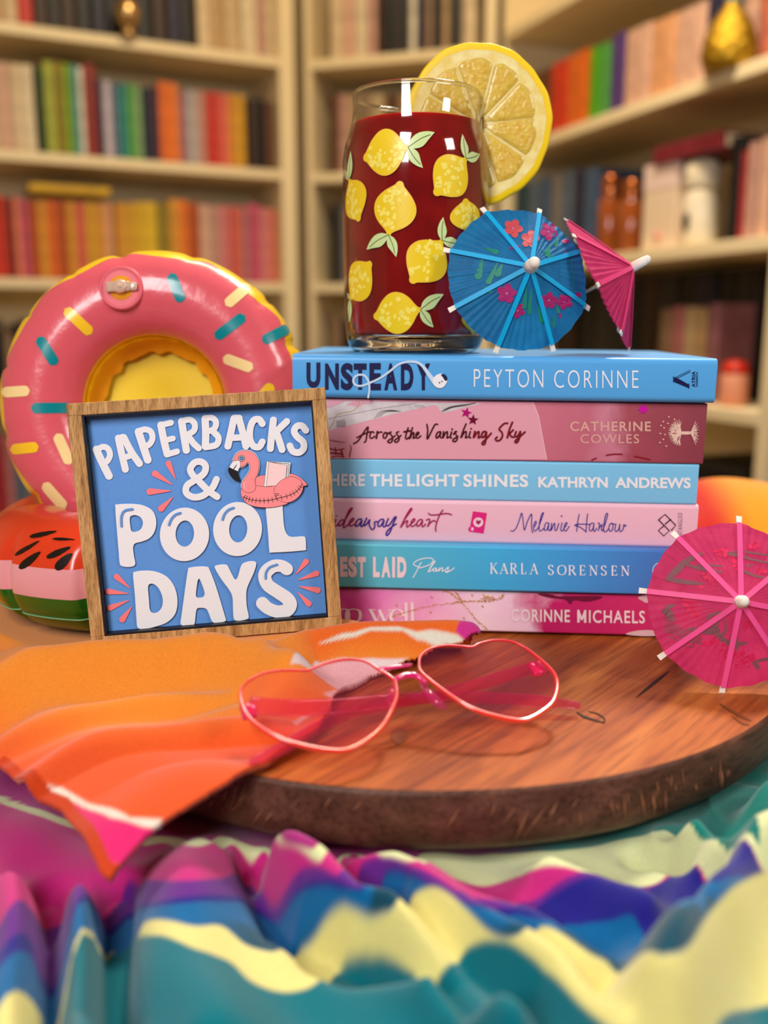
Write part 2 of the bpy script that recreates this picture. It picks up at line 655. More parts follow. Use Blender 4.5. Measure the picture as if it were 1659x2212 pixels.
def shelf_book(case, shelf, x0, x1, ytop, tone, label, group, depth=0.15, inset=0.03, jit=True, yrow=None):
    zs = case.tops[shelf]
    yb = ytop + 120
    ins = inset + (rnd.random() * 0.012 if jit else 0)
    zt = case.hit(x0, ytop, ins)[1]
    z2 = case.hit(x1, ytop, ins)[1]
    ym = yrow if yrow is not None else ytop + 60
    t0, t1 = sorted((case.hit(x0, ym, inset)[0], case.hit(x1, ym, inset)[0]))
    t0, t1 = max(t0, 0.002), min(t1, case.w - 0.002)
    if t1 - t0 < 0.006:
        return
    h = (zt + z2) / 2 - (CZ + zs)
    h = max(0.1, min(h, 0.26))
    z0 = CZ + zs + 0.0004
    w = abs(t1 - t0) - 0.0008
    t0 = min(t0, t1) + 0.0004
    mb = MB()
    M = case.M
    # cover: back board, front board, slightly rounded spine; page block inside
    d = min(depth, 0.225 - ins)
    mb.bbox((t0, ins, z0), (t0 + 0.0022, ins + d, z0 + h), 0.0006, 0, M, 1)
    mb.bbox((t0 + w - 0.0022, ins, z0), (t0 + w, ins + d, z0 + h), 0.0006, 0, M, 1)
    n = 6
    v, f = [], []
    for k in range(n + 1):
        a = math.pi * k / n
        xx = t0 + w / 2 - math.cos(a) * w / 2
        yy = ins - math.sin(a) * min(0.004, w * 0.18)
        v += [M @ Vector((xx, yy, z0)), M @ Vector((xx, yy, z0 + h))]
    for k in range(n):
        f.append((2 * k, 2 * k + 2, 2 * k + 3, 2 * k + 1))
    v2 = [M @ Vector((t0 + w, ins + 0.003, z0)), M @ Vector((t0 + w, ins + 0.003, z0 + h)), M @ Vector((t0, ins + 0.003, z0)), M @ Vector((t0, ins + 0.003, z0 + h))]
    mb.add(v, f, 0)
    o = len(v)
    mb.add(v + v2, [tuple(range(0, 2 * n + 2, 2))[::-1] + (o + 2, o), tuple(range(1, 2 * n + 3, 2)) + (o + 1, o + 3)], 0)
    mb.box((t0 + 0.0022, ins + 0.003, z0 + 0.002), (t0 + w - 0.0022, ins + d - 0.003, z0 + h - 0.003), 1, M)
    # a lighter title band across the spine
    zb = z0 + h * (0.35 + 0.3 * rnd.random())
    return single('book', mb, [cover_mat(tone), PAGES], label, 'book', group, smooth=False)


USED = {}


def row(case, shelf, items, where, group, **kw):
    """items: (x0, x1, ytop, tone) in order along the shelf"""
    n = len(items)
    kw.setdefault('yrow', sum(it[2] for it in items) / n + 70)
    for i, (x0, x1, yt, tone) in enumerate(items):
        L = items[i - 1][3] if i else None
        R_ = items[i + 1][3] if i < n - 1 else None
        if L and R_:
            lab = f'{tone} book between {L} and {R_} ones, {where}'
        elif R_:
            lab = f'{tone} book starting the row before a {R_} one, {where}'
        else:
            lab = f'{tone} book ending the row after a {L} one, {where}'
        if USED.get(lab):
            lab = f'{tone} book, second after a {items[i - 2][3] if i > 1 else L} one, {where}'
        USED[lab] = 1
        shelf_book(case, shelf, x0, x1, yt, tone, lab, group, **kw)


# wide bookcase -------------------------------------------------------------
row(LC, 1, [(-30, 0, -130, 'tan'), (0, 36, -120, 'beige'), (36, 68, -100, 'red'), (68, 100, -110, 'dark brown'), (100, 128, -100, 'charcoal'),
            (128, 160, -105, 'dark brown'), (160, 196, -95, 'black'), (196, 226, -95, 'midnight blue'), (226, 256, -90, 'black'),
            (256, 292, -85, 'charcoal'), (292, 330, -85, 'black'), (330, 362, -80, 'dark brown'), (362, 388, -80, 'navy'), (388, 418, -78, 'black'),
            (424, 452, -70, 'cream'), (452, 484, -70, 'tan'), (484, 520, -65, 'beige'), (520, 552, -60, 'ivory'), (552, 574, -60, 'dusty pink'), (574, 604, -60, 'cream')],
    'shelf above the rainbow row', 'dark and cream books over the rainbow row')
row(LC, 2, [(-34, 0, 132, 'beige'), (0, 26, 138, 'blush'), (26, 50, 140, 'cream'), (50, 76, 142, 'ivory'), (82, 100, 146, 'forest green'),
            (100, 122, 134, 'yellow-green'), (122, 140, 136, 'olive'), (140, 158, 140, 'lime green'), (158, 172, 142, 'teal'), (172, 184, 146, 'white'),
            (184, 212, 140, 'dark red'), (212, 224, 168, 'navy'), (224, 243, 176, 'lavender'), (243, 257, 180, 'slate blue'), (257, 274, 182, 'teal'),
            (274, 291, 182, 'green'), (291, 308, 186, 'sage green'), (308, 326, 190, 'midnight blue'), (326, 343, 190, 'plum'), (343, 366, 178, 'orange'),
            (366, 386, 182, 'bright orange'), (386, 403, 200, 'mauve'), (403, 423, 196, 'pale grey'), (423, 444, 198, 'dusty pink'), (444, 472, 200, 'red'),
            (472, 496, 204, 'coral'), (496, 512, 204, 'amber'), (512, 530, 206, 'golden'), (536, 556, 214, 'dark brown'), (556, 574, 216, 'black'), (574, 592, 220, 'brown')],
    'in the rainbow row', 'rainbow row of books')
row(LC, 3, [(-30, -4, 420, 'red'), (-4, 14, 424, 'scarlet'), (14, 30, 428, 'dark red'), (30, 48, 428, 'salmon'), (48, 64, 432, 'hot pink'), (64, 84, 434, 'rust'),
            (84, 104, 434, 'amber'), (104, 124, 434, 'orange'), (124, 146, 434, 'rust'), (146, 166, 436, 'amber'), (166, 186, 438, 'coral'), (186, 206, 438, 'golden'),
            (206, 226, 440, 'amber'), (226, 246, 440, 'peach'), (250, 270, 440, 'amber'), (270, 292, 440, 'golden'), (292, 316, 438, 'yellow'), (316, 342, 438, 'lemon yellow'),
            (342, 368, 442, 'olive'), (368, 390, 432, 'amber'), (390, 410, 434, 'bright orange'), (410, 432, 440, 'rust'), (432, 454, 444, 'blush'), (454, 476, 446, 'dusty pink'),
            (476, 500, 446, 'pink'), (500, 520, 448, 'coral'), (520, 540, 448, 'rose'), (540, 562, 442, 'hot pink'), (562, 584, 450, 'pink'), (584, 606, 454, 'salmon')],
    'orange row behind the donut ring', 'orange and yellow row of books')
# a flat yellow book lying on the row
t0, zt = LC.hit(64, 416, 0.03)
t1, _ = LC.hit(240, 424, 0.03)
zz = max(p.z for o in bpy.data.objects if o.get('group') == 'orange and yellow row of books' and o.location.x < -0.5 for p in [Vector((0, 0, o.location.z + o.dimensions.z))])
single('book', MB().bbox((t0, 0.035, zz + 0.001), (t1, 0.16, zz + 0.020), 0.002, 0, LC.M).box((t0 + 0.003, 0.05, zz + 0.004), (t1 + 0.002, 0.158, zz + 0.017), 1, LC.M),
       [cover_mat('yellow'), PAGES], 'yellow book lying flat on top of the orange row of books', 'book')
row(LC, 4, [(-34, -12, 700, 'charcoal'), (-12, 10, 690, 'black'), (10, 30, 720, 'taupe'), (30, 52, 700, 'dark brown'), (52, 76, 690, 'black'),
            (560, 582, 690, 'black'), (582, 604, 680, 'forest green'), (604, 626, 684, 'charcoal')],
    'dark row beside the donut ring', 'dark books beside the donut ring')
row(LC, 5, [(-40, -14, 950, 'pink'), (-14, 10, 940, 'crimson'), (10, 30, 944, 'rose'), (30, 52, 950, 'slate blue'), (52, 76, 946, 'grey'), (76, 100, 950, 'mauve'), (100, 130, 954, 'dusty pink')],
    'shelf above the watermelon ring', 'pink and grey books above the watermelon ring')
# bright candle globe in front of the black books
t0, zt = LC.hit(276, 60, -0.002)
single('candle_holder', MB().lathe([(0.001, 0), (0.020, 0), (0.021, 0.004), (0.012, 0.008), (0.010, 0.016), (0.022, 0.030), (0.030, 0.048), (0.028, 0.066), (0.020, 0.080), (0.016, 0.084), (0.014, 0.080), (0.001, 0.078)],
                                   32, 0, Matrix.Translation(LC.M @ Vector((t0, -0.006, CZ + 0.6874)))),
       mat('brushed_gold_metal', rgb(216, 178, 120), 0.25, 0.5, 0.9), 'small shiny gold candle holder in front of black books', 'candle holder', smooth=True)

# corner bookcase ----------------------------------------------------------
row(MC, 1, [(712, 738, -60, 'cream'), (738, 764, -60, 'blush'), (764, 790, -55, 'ivory'), (790, 812, -55, 'dusty pink'), (824, 846, -62, 'black'), (846, 868, -60, 'charcoal'),
            (868, 884, -60, 'black'), (884, 898, -60, 'white'), (898, 918, -60, 'midnight blue'), (918, 934, -62, 'taupe'), (934, 954, -62, 'black'), (954, 970, -60, 'tan'), (970, 1000, -66, 'charcoal'),
            (1000, 1030, -70, 'cream')],
    'corner shelf above the glass', 'books corner shelf above the glass')
row(MC, 2, [(712, 730, 205, 'brown'), (730, 750, 205, 'dusty pink'), (750, 772, 208, 'tan'), (772, 800, 202, 'taupe'), (800, 830, 205, 'beige'), (830, 860, 205, 'brown'),
            (860, 890, 205, 'tan'), (890, 920, 205, 'cream'), (920, 950, 200, 'peach'), (950, 980, 200, 'taupe'), (980, 1010, 200, 'beige'), (1010, 1036, 195, 'brown')],
    'corner shelf behind the glass rim', 'books level with the glass rim')
row(MC, 3, [(714, 736, 440, 'charcoal'), (736, 756, 446, 'grey'), (756, 780, 440, 'black'), (780, 806, 440, 'dark brown'), (806, 830, 440, 'charcoal'), (1000, 1036, 440, 'taupe')],
    'corner shelf behind printed lemons', 'dark books behind the printed lemons')
row(MC, 4, [(714, 736, 690, 'taupe'), (736, 760, 690, 'dark brown'), (760, 790, 690, 'brown')],
    'corner shelf beside glass base', 'brown books beside the glass base')

# forward bookcase ---------------------------------------------------------
row(RC, 2, [(1130, 1158, 165, 'chestnut'), (1158, 1184, 155, 'brown'), (1184, 1222, 138, 'scarlet'), (1222, 1266, 118, 'orange'), (1272, 1290, 106, 'bright green'), (1290, 1310, 98, 'green'),
            (1312, 1340, 80, 'purple'), (1346, 1400, 64, 'blush'), (1400, 1450, 46, 'peach'), (1450, 1512, 24, 'blush'), (1516, 1540, 0, 'navy')],
    'shelf beside the lemon slice', 'books beside the lemon slice', inset=0.02, depth=0.05)
row(RC, 2, [(1546, 1570, -6, 'plum'), (1570, 1602, -16, 'pale blue'), (1602, 1634, -26, 'blush'), (1634, 1662, -36, 'salmon')],
    'behind the gold ornament', 'books behind the gold ornament', inset=0.075, depth=0.12)
row(RC, 3, [(1110, 1136, 400, 'dark teal'), (1136, 1160, 395, 'slate blue'), (1160, 1182, 385, 'steel blue'), (1182, 1206, 380, 'grey'), (1206, 1232, 372, 'slate blue'), (1232, 1258, 372, 'navy'),
            (1258, 1284, 366, 'steel blue')],
    'shelf behind the paper umbrellas', 'books behind the paper umbrellas', inset=0.03)
row(RC, 3, [(1566, 1590, 300, 'black'), (1590, 1608, 330, 'crimson'), (1608, 1630, 310, 'dusty pink'), (1630, 1656, 300, 'blush')],
    'shelf behind the paper umbrellas', 'books behind the paper umbrellas', inset=0.03)


def on_shelf(case, shelf, px, inset):
    t, _ = case.hit(px, 400, inset)
    return case.M @ Vector((t, inset, CZ + case.tops[shelf] + 0.0005))


def placed(p):
    return Matrix.Translation(p)


# pink topped box set: pale sleeve with red spots
def sleeve(px0, px1, shelf, ytop, c_side, c_top, label, spots):
    t0, zt = RC.hit(px0, ytop, 0.004)
    t1, z1 = RC.hit(px1, ytop, 0.004)
    z0 = CZ + RC.tops[shelf] + 0.0005
    h = (zt + z1) / 2 - z0
    r = thing('gift_box', label, 'box', RC.M @ Vector(((t0 + t1) / 2, 0.01, z0)))
    part('box_body', MB().bbox((t0, 0.002, z0), (t1, 0.018, z0 + h * 0.72), 0.002, 0, RC.M), c_side, r, False)
    part('box_lid', MB().bbox((t0 - 0.001, 0.001, z0 + h * 0.72), (t1 + 0.001, 0.019, z0 + h), 0.002, 0, RC.M), c_top, r, False)
    for a, b, s in spots:
        c = RC.M @ Vector((t0 + (t1 - t0) * a, 0.0, z0 + h * b))
        part('spot', MB().ball(c, s, 8, 0, (1, 0.7, 1)), mat('red_spot', rgb(186, 52, 44), 0.5), r)


# gold bottle shaped like a pine cone
p = on_shelf(RC, 2, 1580, -0.0)
p = RC.M @ Vector((RC.hit(1580, 90, 0.015)[0], 0.012, CZ + RC.tops[2] + 0.0005))
g = MB()
prof = [(0.004, 0), (0.038, 0.0), (0.044, 0.012), (0.046, 0.03), (0.042, 0.055), (0.030, 0.082), (0.016, 0.10), (0.012, 0.108)]
N = 48
vs, fs = [], []
for i in range(36):
    u = i / 35
    r = float(np.interp(u * 0.108, [q[1] for q in prof[1:]], [q[0] for q in prof[1:]]))
    z = u * 0.108
    for k in range(N):
        a = 2 * math.pi * k / N
        rr = r * (1 + 0.07 * abs(math.sin(5 * a + u * 14)) * abs(math.sin(5 * a - u * 14)))
        vs.append(p + Vector((rr * math.cos(a), rr * math.sin(a), z)))
for i in range(35):
    for k in range(N):
        fs.append((i * N + k, i * N + (k + 1) % N, (i + 1) * N + (k + 1) % N, (i + 1) * N + k))
fs.append(tuple(range(N))[::-1])
fs.append(tuple(35 * N + k for k in range(N)))
ob = thing('pineapple_ornament', 'glittery gold pineapple-shaped ornament on the shelf at the picture edge', 'ornament', p)
part('ornament_body', g.add(vs, fs), mat('gold_glitter', rgb(216, 170, 40), 0.3, 0.5, 0.75, noise=(420, rgb(120, 88, 14), 0.12), bump=(700, 0.6, 0.002)), ob)
part('stopper', MB().lathe([(0.001, 0.107), (0.012, 0.107), (0.013, 0.118), (0.020, 0.135), (0.018, 0.155), (0.001, 0.16)], 24, 0, placed(p)),
     mat('pale_blue_cap', rgb(150, 190, 206), 0.3), ob)

# amber bottles with bright glints
for px, hh, lab in ((1318, 0.17, 'amber glass bottle beside the navy and steel blue books'), (1364, 0.15, 'copper coloured candle jar beside the white and pink box')):
    p = RC.M @ Vector((RC.hit(px, 450, 0.05)[0], 0.05, CZ + RC.tops[3] + 0.0005))
    r = thing('candle_jar', lab, 'jar', p, 'amber jars on the forward bookcase')
    part('jar_body', MB().lathe([(0.001, 0), (0.024, 0), (0.026, 0.004), (0.026, hh * 0.66), (0.022, hh * 0.72), (0.001, hh * 0.72)], 32, 0, placed(p)),
         mat('amber_glass', rgb(150, 74, 30), 0.08, 0.6, coat=0.6), r, auto=40)
    part('jar_lid', MB().lathe([(0.001, hh * 0.72), (0.019, hh * 0.72), (0.020, hh * 0.74), (0.020, hh * 0.97), (0.017, hh), (0.001, hh)], 32, 0, placed(p)),
         mat('copper_lid', rgb(196, 112, 60), 0.15, 0.5, 0.8), r, auto=40)

# white and pink box, white jar with a dark mark, maroon book across their tops
t0, zt = RC.hit(1394, 362, 0.03)
t1, _ = RC.hit(1464, 350, 0.03)
z0 = CZ + RC.tops[3] + 0.0005
hb = zt - z0
r = thing('gift_box', 'white and pink box standing beside the white ornament jar', 'box', RC.M @ Vector(((t0 + t1) / 2, 0.06, z0)))
part('box_body', MB().bbox((t0, 0.03, z0), (t1, 0.11, z0 + hb), 0.002, 0, RC.M), mat('white_card', rgb(232, 206, 176), 0.5), r, False)
part('box_lid', MB().bbox((t0 - 0.001, 0.029, z0 + hb * 0.7), (t1 + 0.001, 0.111, z0 + hb + 0.001), 0.002, 0, RC.M), mat('pale_pink_card', rgb(236, 208, 198), 0.5), r, False)
c = RC.M @ Vector((t0 + (t1 - t0) * 0.55, 0.03, z0 + hb * 0.16))
part('spot', MB().ball(c, 0.009, 8, 0, (1, 0.5, 1)), mat('pink_spot', rgb(222, 130, 120), 0.5), r)
p = RC.M @ Vector((RC.hit(1516, 430, 0.06)[0], 0.06, z0))
r = thing('ornament_jar', 'white lidded ceramic jar with a dark mark on its side', 'jar', p)
part('jar_body', MB().lathe([(0.001, 0), (0.030, 0), (0.034, 0.01), (0.035, 0.08), (0.030, 0.10), (0.027, 0.105), (0.001, 0.105)], 36, 0, placed(p)), mat('white_ceramic', rgb(236, 222, 194), 0.25, 0.5), r)
part('jar_lid', MB().lathe([(0.001, 0.105), (0.031, 0.105), (0.034, 0.112), (0.034, 0.145), (0.026, 0.158), (0.001, 0.162)], 36, 0, placed(p)), mat('white_ceramic', (1, 1, 1, 1)), r)
cc = RC.M @ Vector((RC.hit(1486, 470, 0.03)[0], 0.03, z0 + 0.045))
part('dark_mark', MB().ball(cc, 0.014, 10, 0, (0.7, 0.7, 1.5)), mat('black_glaze', rgb(34, 34, 28), 0.4), r)
t0, zt = RC.hit(1410, 345, 0.02)
t1, _ = RC.hit(1562, 270, 0.02)
zt = max(zt, z0 + hb + 0.002)
single('book', MB().bbox((t0, 0.02, z0 + 0.1635), (t1, 0.16, z0 + 0.195), 0.002, 0, RC.M).box((t0 + 0.003, 0.03, z0 + 0.168), (t1 + 0.001, 0.158, z0 + 0.190), 1, RC.M),
       [cover_mat('maroon'), PAGES], 'thick maroon book lying flat across the white jar and box', 'book')

# things on the dark shelf behind the small pink umbrella
z0 = CZ + RC.tops[4] + 0.0005
specs = [(1300, 0.036, 0.085, 'white_card', (222, 190, 160), 'teal_lid', (60, 150, 156), 'small cream pot with a teal lid behind the blue umbrella'),
         (1345, 0.022, 0.06, 'pale_pot', (196, 160, 130), 'rust_lid', (190, 90, 70), 'small tan pot with a rusty lid beside the teal-lidded pot'),
         (1592, 0.026, 0.085, 'pink_pot', (226, 150, 120), 'red_lid', (206, 44, 24), 'pink pot with a bright red lid near the shelf end')]
for px, rr, hh, mn, c1, m2, c2, lab in specs:
    p = RC.M @ Vector((RC.hit(px, 760, 0.06)[0], 0.06, z0))
    r = thing('storage_pot', lab, 'pot', p)
    part('pot_body', MB().lathe([(0.001, 0), (rr * 0.85, 0), (rr, 0.008), (rr, hh * 0.65), (rr * 0.9, hh * 0.7), (0.001, hh * 0.7)], 28, 0, placed(p)), mat(mn, rgb(*c1), 0.4), r)
    part('pot_lid', MB().lathe([(0.001, hh * 0.7), (rr * 0.95, hh * 0.7), (rr, hh * 0.78), (rr * 0.7, hh * 0.95), (0.001, hh)], 28, 0, placed(p)), mat(m2, rgb(*c2), 0.4), r)
row(RC, 4, [(1420, 1446, 668, 'taupe'), (1446, 1474, 662, 'rose'), (1474, 1500, 664, 'beige'), (1500, 1524, 668, 'tan'), (1524, 1548, 656, 'mauve')],
    'dim shelf behind the top book', 'books on the dim shelf', inset=0.06, depth=0.085)
row(RC, 4, [(1120, 1160, 640, 'charcoal'), (1160, 1200, 630, 'black'), (1200, 1245, 620, 'dark brown'), (1245, 1290, 610, 'black'), (1290, 1340, 604, 'charcoal'), (1340, 1385, 600, 'black'), (1385, 1420, 598, 'dark brown'),
            (1420, 1460, 596, 'charcoal'), (1460, 1500, 590, 'black'), (1500, 1545, 586, 'midnight blue'), (1545, 1590, 584, 'black'), (1590, 1640, 580, 'charcoal')],
    'added back row shading the dim shelf', 'dark books added as shelf shade', inset=0.165, depth=0.06)  # dark books added to stand in for the shade inside this shelf
t0, _ = RC.hit(1540, 950, 0.03)
t1, _ = RC.hit(1628, 950, 0.03)
z0 = CZ + RC.tops[5] + 0.0005
r = thing('storage_box', 'black storage box on the lowest visible shelf of the forward bookcase', 'box', RC.M @ Vector(((t0 + t1) / 2, 0.1, z0)))
part('box_body', MB().bbox((t0 - 0.1, 0.02, z0), (t1, 0.22, z0 + 0.17), 0.004, 0, RC.M), mat('black_box', rgb(20, 17, 15), 0.6), r, False)
part('box_lid', MB().bbox((t0 - 0.102, 0.018, z0 + 0.17), (t1 + 0.002, 0.222, z0 + 0.19), 0.003, 0, RC.M), mat('black_box', rgb(20, 17, 15), 0.6), r, False)


# ---------------------------------------------------------------- round wooden board
BT = -0.158                     # board top, relative to the camera
BC = Vector((0.018, 0.482))     # centre
BR = 0.189                      # radius
BTH = 0.027


def board():
    r = thing('serving_board', 'round brown wooden board with a dark rim, carrying the stacked paperbacks', 'board', (BC.x, BC.y, CZ + BT - BTH))
    g = MB()
    prof = [(BR - 0.0012, 0.0)]
    n = 160
    T = Matrix.Translation((BC.x, BC.y, CZ + BT))
    # top face as rings so that the edge can wear a soft rounding
    top = MB().lathe([(0.0001, 0), (0.06, 0), (0.12, 0), (0.17, 0), (BR - 0.0015, 0.0)], n, 0, T)
    rim = MB().lathe([(BR - 0.0015, 0.0), (BR - 0.0003, -0.0006), (BR, -0.002), (BR, -0.014), (BR - 0.001, -0.020), (BR - 0.005, -0.0245), (BR - 0.010, -BTH), (0.0001, -BTH)], n, 0, T)
    # crack, knots: shallow dark marks in the grain
    M_top = wood('board_wood', rgb(134, 60, 22), rgb(174, 90, 36), rgb(202, 120, 54), 60, (0, 0, -0.88), 10, 0.52, 0.1, 0.04, (0.60, 0.54, 0.48))
    M_rim = wood('board_rim_wood', rgb(76, 44, 32), rgb(94, 56, 42), rgb(112, 70, 54), 90, (0, 0, -0.88), 4, 0.5, 0.3)
    part('board_top', top, M_top, r)
    up = Vector((0, 0, 0.00025))
    dark = mat('knot_dark', rgb(52, 26, 12), 0.6)
    warm = mat('knot_warm', rgb(120, 66, 30), 0.5)
    k = MB()
    fn = lambda x, y: onZ(x, y, BT + 0.0002)
    fn2 = lambda x, y: onZ(x, y, BT + 0.0003)
    k.flat(ribbon([(1375, 1506), (1392, 1492), (1412, 1476), (1432, 1460), (1446, 1449)], [1, 5, 7, 5, 1]), fn)
    part('crack', k, dark, r, False)
    k = MB()
    k.flat(ribbon([(1246, 1538), (1262, 1548), (1288, 1556), (1308, 1562)], [2, 5, 4, 1]), fn2)
    k.flat(ribbon([(1270, 1536), (1292, 1542), (1307, 1554), (1300, 1560)], [1, 3, 3, 1]), fn2)
    part('knot', k, dark, r, False)
    k = MB()
    k.flat(ribbon([(1555, 1520), (1580, 1535), (1605, 1548), (1622, 1556)], [2, 6, 6, 2]), fn2)
    k.flat(ribbon([(1580, 1545), (1600, 1560), (1618, 1566)], [1, 4, 2]), fn2)
    part('knot', k, warm, r, False)
    k = MB()
    k.flat(fill(cr([(845, 1580), (870, 1572), (880, 1590), (862, 1608), (848, 1600)], 5, True)), fn2)
    part('knot', k, mat('knot_faint', rgb(138, 76, 38), 0.5), r, False)
    # pale scratches scored into the rim
    sc = rim
    scr = rgb(160, 104, 74)
    rr = random.Random(3)
    lines = []
    for i in range(60):
        a = rr.choice([rr.uniform(-2.2, -0.9), rr.gauss(-1.32, 0.10), rr.gauss(-2.02, 0.06), rr.gauss(-1.05, 0.09)])
        lean = rr.uniform(0.02, 0.05) * (1 if a < -1.30 else -0.35)
        z0 = -0.003 - rr.random() * 0.010
        z1 = max(z0 - 0.003 - rr.random() ** 2 * 0.013, -0.0195)
        lean *= (z0 - z1) / 0.012
        lines.append((a + lean / 2, z0, a - lean / 2, z1))
    for a0, z0, a1, z1 in lines:
        p0 = Vector((BC.x + (BR + .0002) * math.cos(a0), BC.y + (BR + .0002) * math.sin(a0), CZ + BT + z0))
        p1 = Vector((BC.x + (BR + .0002) * math.cos(a1), BC.y + (BR + .0002) * math.sin(a1), CZ + BT + z1))
        m = (p0 + p1) / 2
        sc.tube([p0, m, p1], [0.00004, rr.uniform(0.00016, 0.00038), 0.00004], 4, 1)
    part('board_rim', rim, [M_rim, mat('scratch_wood', scr, 0.6)], r, label='dark stained rim with pale scratches')
    return r


board()


# ---------------------------------------------------------------- cloths
def pl(pts, f, z):
    return [(p.x, p.y) for p in (f(x, y, z) for x, y in pts)]


def seg_dist(X, Y, pts):
    d = np.full(X.shape, 1e9)
    tt = np.zeros(X.shape)
    L = 0
    tot = sum(math.hypot(b[0] - a[0], b[1] - a[1]) for a, b in zip(pts, pts[1:]))
    for a, b in zip(pts, pts[1:]):
        vx, vy = b[0] - a[0], b[1] - a[1]
        l2 = vx * vx + vy * vy + 1e-12
        t = np.clip(((X - a[0]) * vx + (Y - a[1]) * vy) / l2, 0, 1)
        q = np.hypot(X - a[0] - t * vx, Y - a[1] - t * vy)
        m = q < d
        d = np.where(m, q, d)
        tt = np.where(m, (L + t * math.sqrt(l2)) / tot, tt)
        L += math.sqrt(l2)
    return d, tt


def inside(X, Y, poly):
    r = np.zeros(X.shape, bool)
    n = len(poly)
    for i in range(n):
        x0, y0 = poly[i]
        x1, y1 = poly[(i + 1) % n]
        c = ((y0 > Y) != (y1 > Y)) & (X < (x1 - x0) * (Y - y0) / ((y1 - y0) if y1 != y0 else 1e-12) + x0)
        r ^= c
    return r


def smooth(t):
    t = np.clip(t, 0, 1)
    return t * t * (3 - 2 * t)


def march(px, py, hf):
    """where the photo ray meets a cloth height field (heights relative to the camera)"""
    d = ray(px, py)
    Y = np.linspace(0.12, 1.0, 1400)
    X, Z = d.x / d.y * Y, d.z / d.y * Y
    h = hf(X, Y)
    hit = np.nonzero(Z <= h)[0]
    i = int(hit[0]) if len(hit) else len(Y) - 1
    return float(X[i]), float(Y[i]), float(h[i])


def cloth(name, hf, x0, x1, y0, y1, n_x, n_y, colf, material, label, keep=None, thick=0.003, xs=None, ys=None):
    xs = np.linspace(x0, x1, n_x) if xs is None else xs
    ys = np.linspace(y0, y1, n_y) if ys is None else ys
    n_x, n_y = len(xs), len(ys)
    X, Y = np.meshgrid(xs, ys, indexing='ij')
    Z = hf(X, Y)
    K = keep(X, Y) if keep is not None else np.ones(X.shape, bool)
    C = colf(X, Y, Z)
    idx = -np.ones(X.shape, int)
    V, CV = [], []
    for i in range(n_x):
        for j in range(n_y):
            if K[i, j]:
                idx[i, j] = len(V)
                V.append((X[i, j], Y[i, j], Z[i, j] + CZ))
                CV.append(C[i, j])
    Fc = []
    for i in range(n_x - 1):
        for j in range(n_y - 1):
            q = (idx[i, j], idx[i + 1, j], idx[i + 1, j + 1], idx[i, j + 1])
            if min(q) >= 0:
                Fc.append(q)
    me = bpy.data.meshes.new(name)
    base = Vector(((x0 + x1) / 2, (y0 + y1) / 2, float(np.min(Z[K])) + CZ))
    me.from_pydata([(a - base.x, b - base.y, c - base.z) for a, b, c in V], [], Fc)
    at = me.color_attributes.new('dye', 'FLOAT_COLOR', 'POINT')
    at.data.foreach_set('color', np.array([(*c, 1.0) for c in CV], np.float32).ravel())
    me.polygons.foreach_set('use_smooth', [True] * len(me.polygons))
    me.materials.append(material)
    o = bpy.data.objects.new(name, me)
    COL.objects.link(o)
    o.location = base
    s = o.modifiers.new('thickness', 'SOLIDIFY')
    s.thickness = thick
    s.offset = -1
    WM[o.name] = Matrix.Translation(base)
    return tag(o, label, 'towel')


M_terry = mat('terry_cloth', (1, 1, 1, 1), 0.95, 0.05, sheen=0.25, attr='dye', noise=(900, (0.84, 0.84, 0.84, 1), 0.3), bump=(1500, 0.5, 0.0009))


def C3(r, g, b):
    return np.array([lin(r), lin(g), lin(b)])


# ---- rainbow striped towel, bunched on the table around the board
TT = -0.190                     # resting level of this towel
RIDGES = [  # photo polyline, height, half width
    ([(420, 1840), (400, 1960), (440, 2212)], 0.0135, 0.016),
    ([(170, 1940), (165, 2060), (170, 2300)], 0.0162, 0.009),
    ([(30, 1900), (40, 2050), (20, 2300)], 0.0135, 0.010),
    ([(600, 1852), (690, 1900), (760, 1965), (830, 1990), (930, 2080), (1100, 2260)], 0.0216, 0.0095),
    ([(735, 1850), (840, 1880), (930, 1935), (1030, 2000), (1200, 2110), (1340, 2260)], 0.0175, 0.0085),
    ([(880, 1862), (1000, 1930), (1150, 1995), (1300, 2090)], 0.0135, 0.008),
    ([(1190, 1870), (1290, 1900), (1400, 1950)], 0.0121, 0.010),
    ([(1480, 1790), (1540, 1850), (1590, 1900)], 0.0189, 0.010),
    ([(1640, 1720), (1720, 1780)], 0.0189, 0.016),
    ([(1720, 1860), (1600, 1920), (1500, 2050), (1420, 2212)], 0.0324, 0.014),
]
VALLEYS = [
    ([(255, 1890), (245, 1980), (240, 2212)], 0.0216, 0.0055),
    ([(100, 1900), (110, 2060), (100, 2300)], 0.0162, 0.006),
    ([(540, 1835), (560, 1890), (610, 1985), (700, 2020)], 0.0149, 0.005),
    ([(700, 2030), (830, 2070), (960, 2130), (1030, 2212)], 0.0189, 0.006),
    ([(705, 1850), (740, 1905), (850, 1960)], 0.0081, 0.004),
    ([(1390, 1830), (1440, 1840), (1480, 1860)], 0.0135, 0.006),
    ([(1545, 1925), (1480, 2010), (1440, 2060)], 0.0162, 0.007),
]
_R = [(pl(p, onZ, TT + 0.01), h, w) for p, h, w in RIDGES]
_V = [(pl(p, onZ, TT + 0.005), h, w) for p, h, w in VALLEYS]


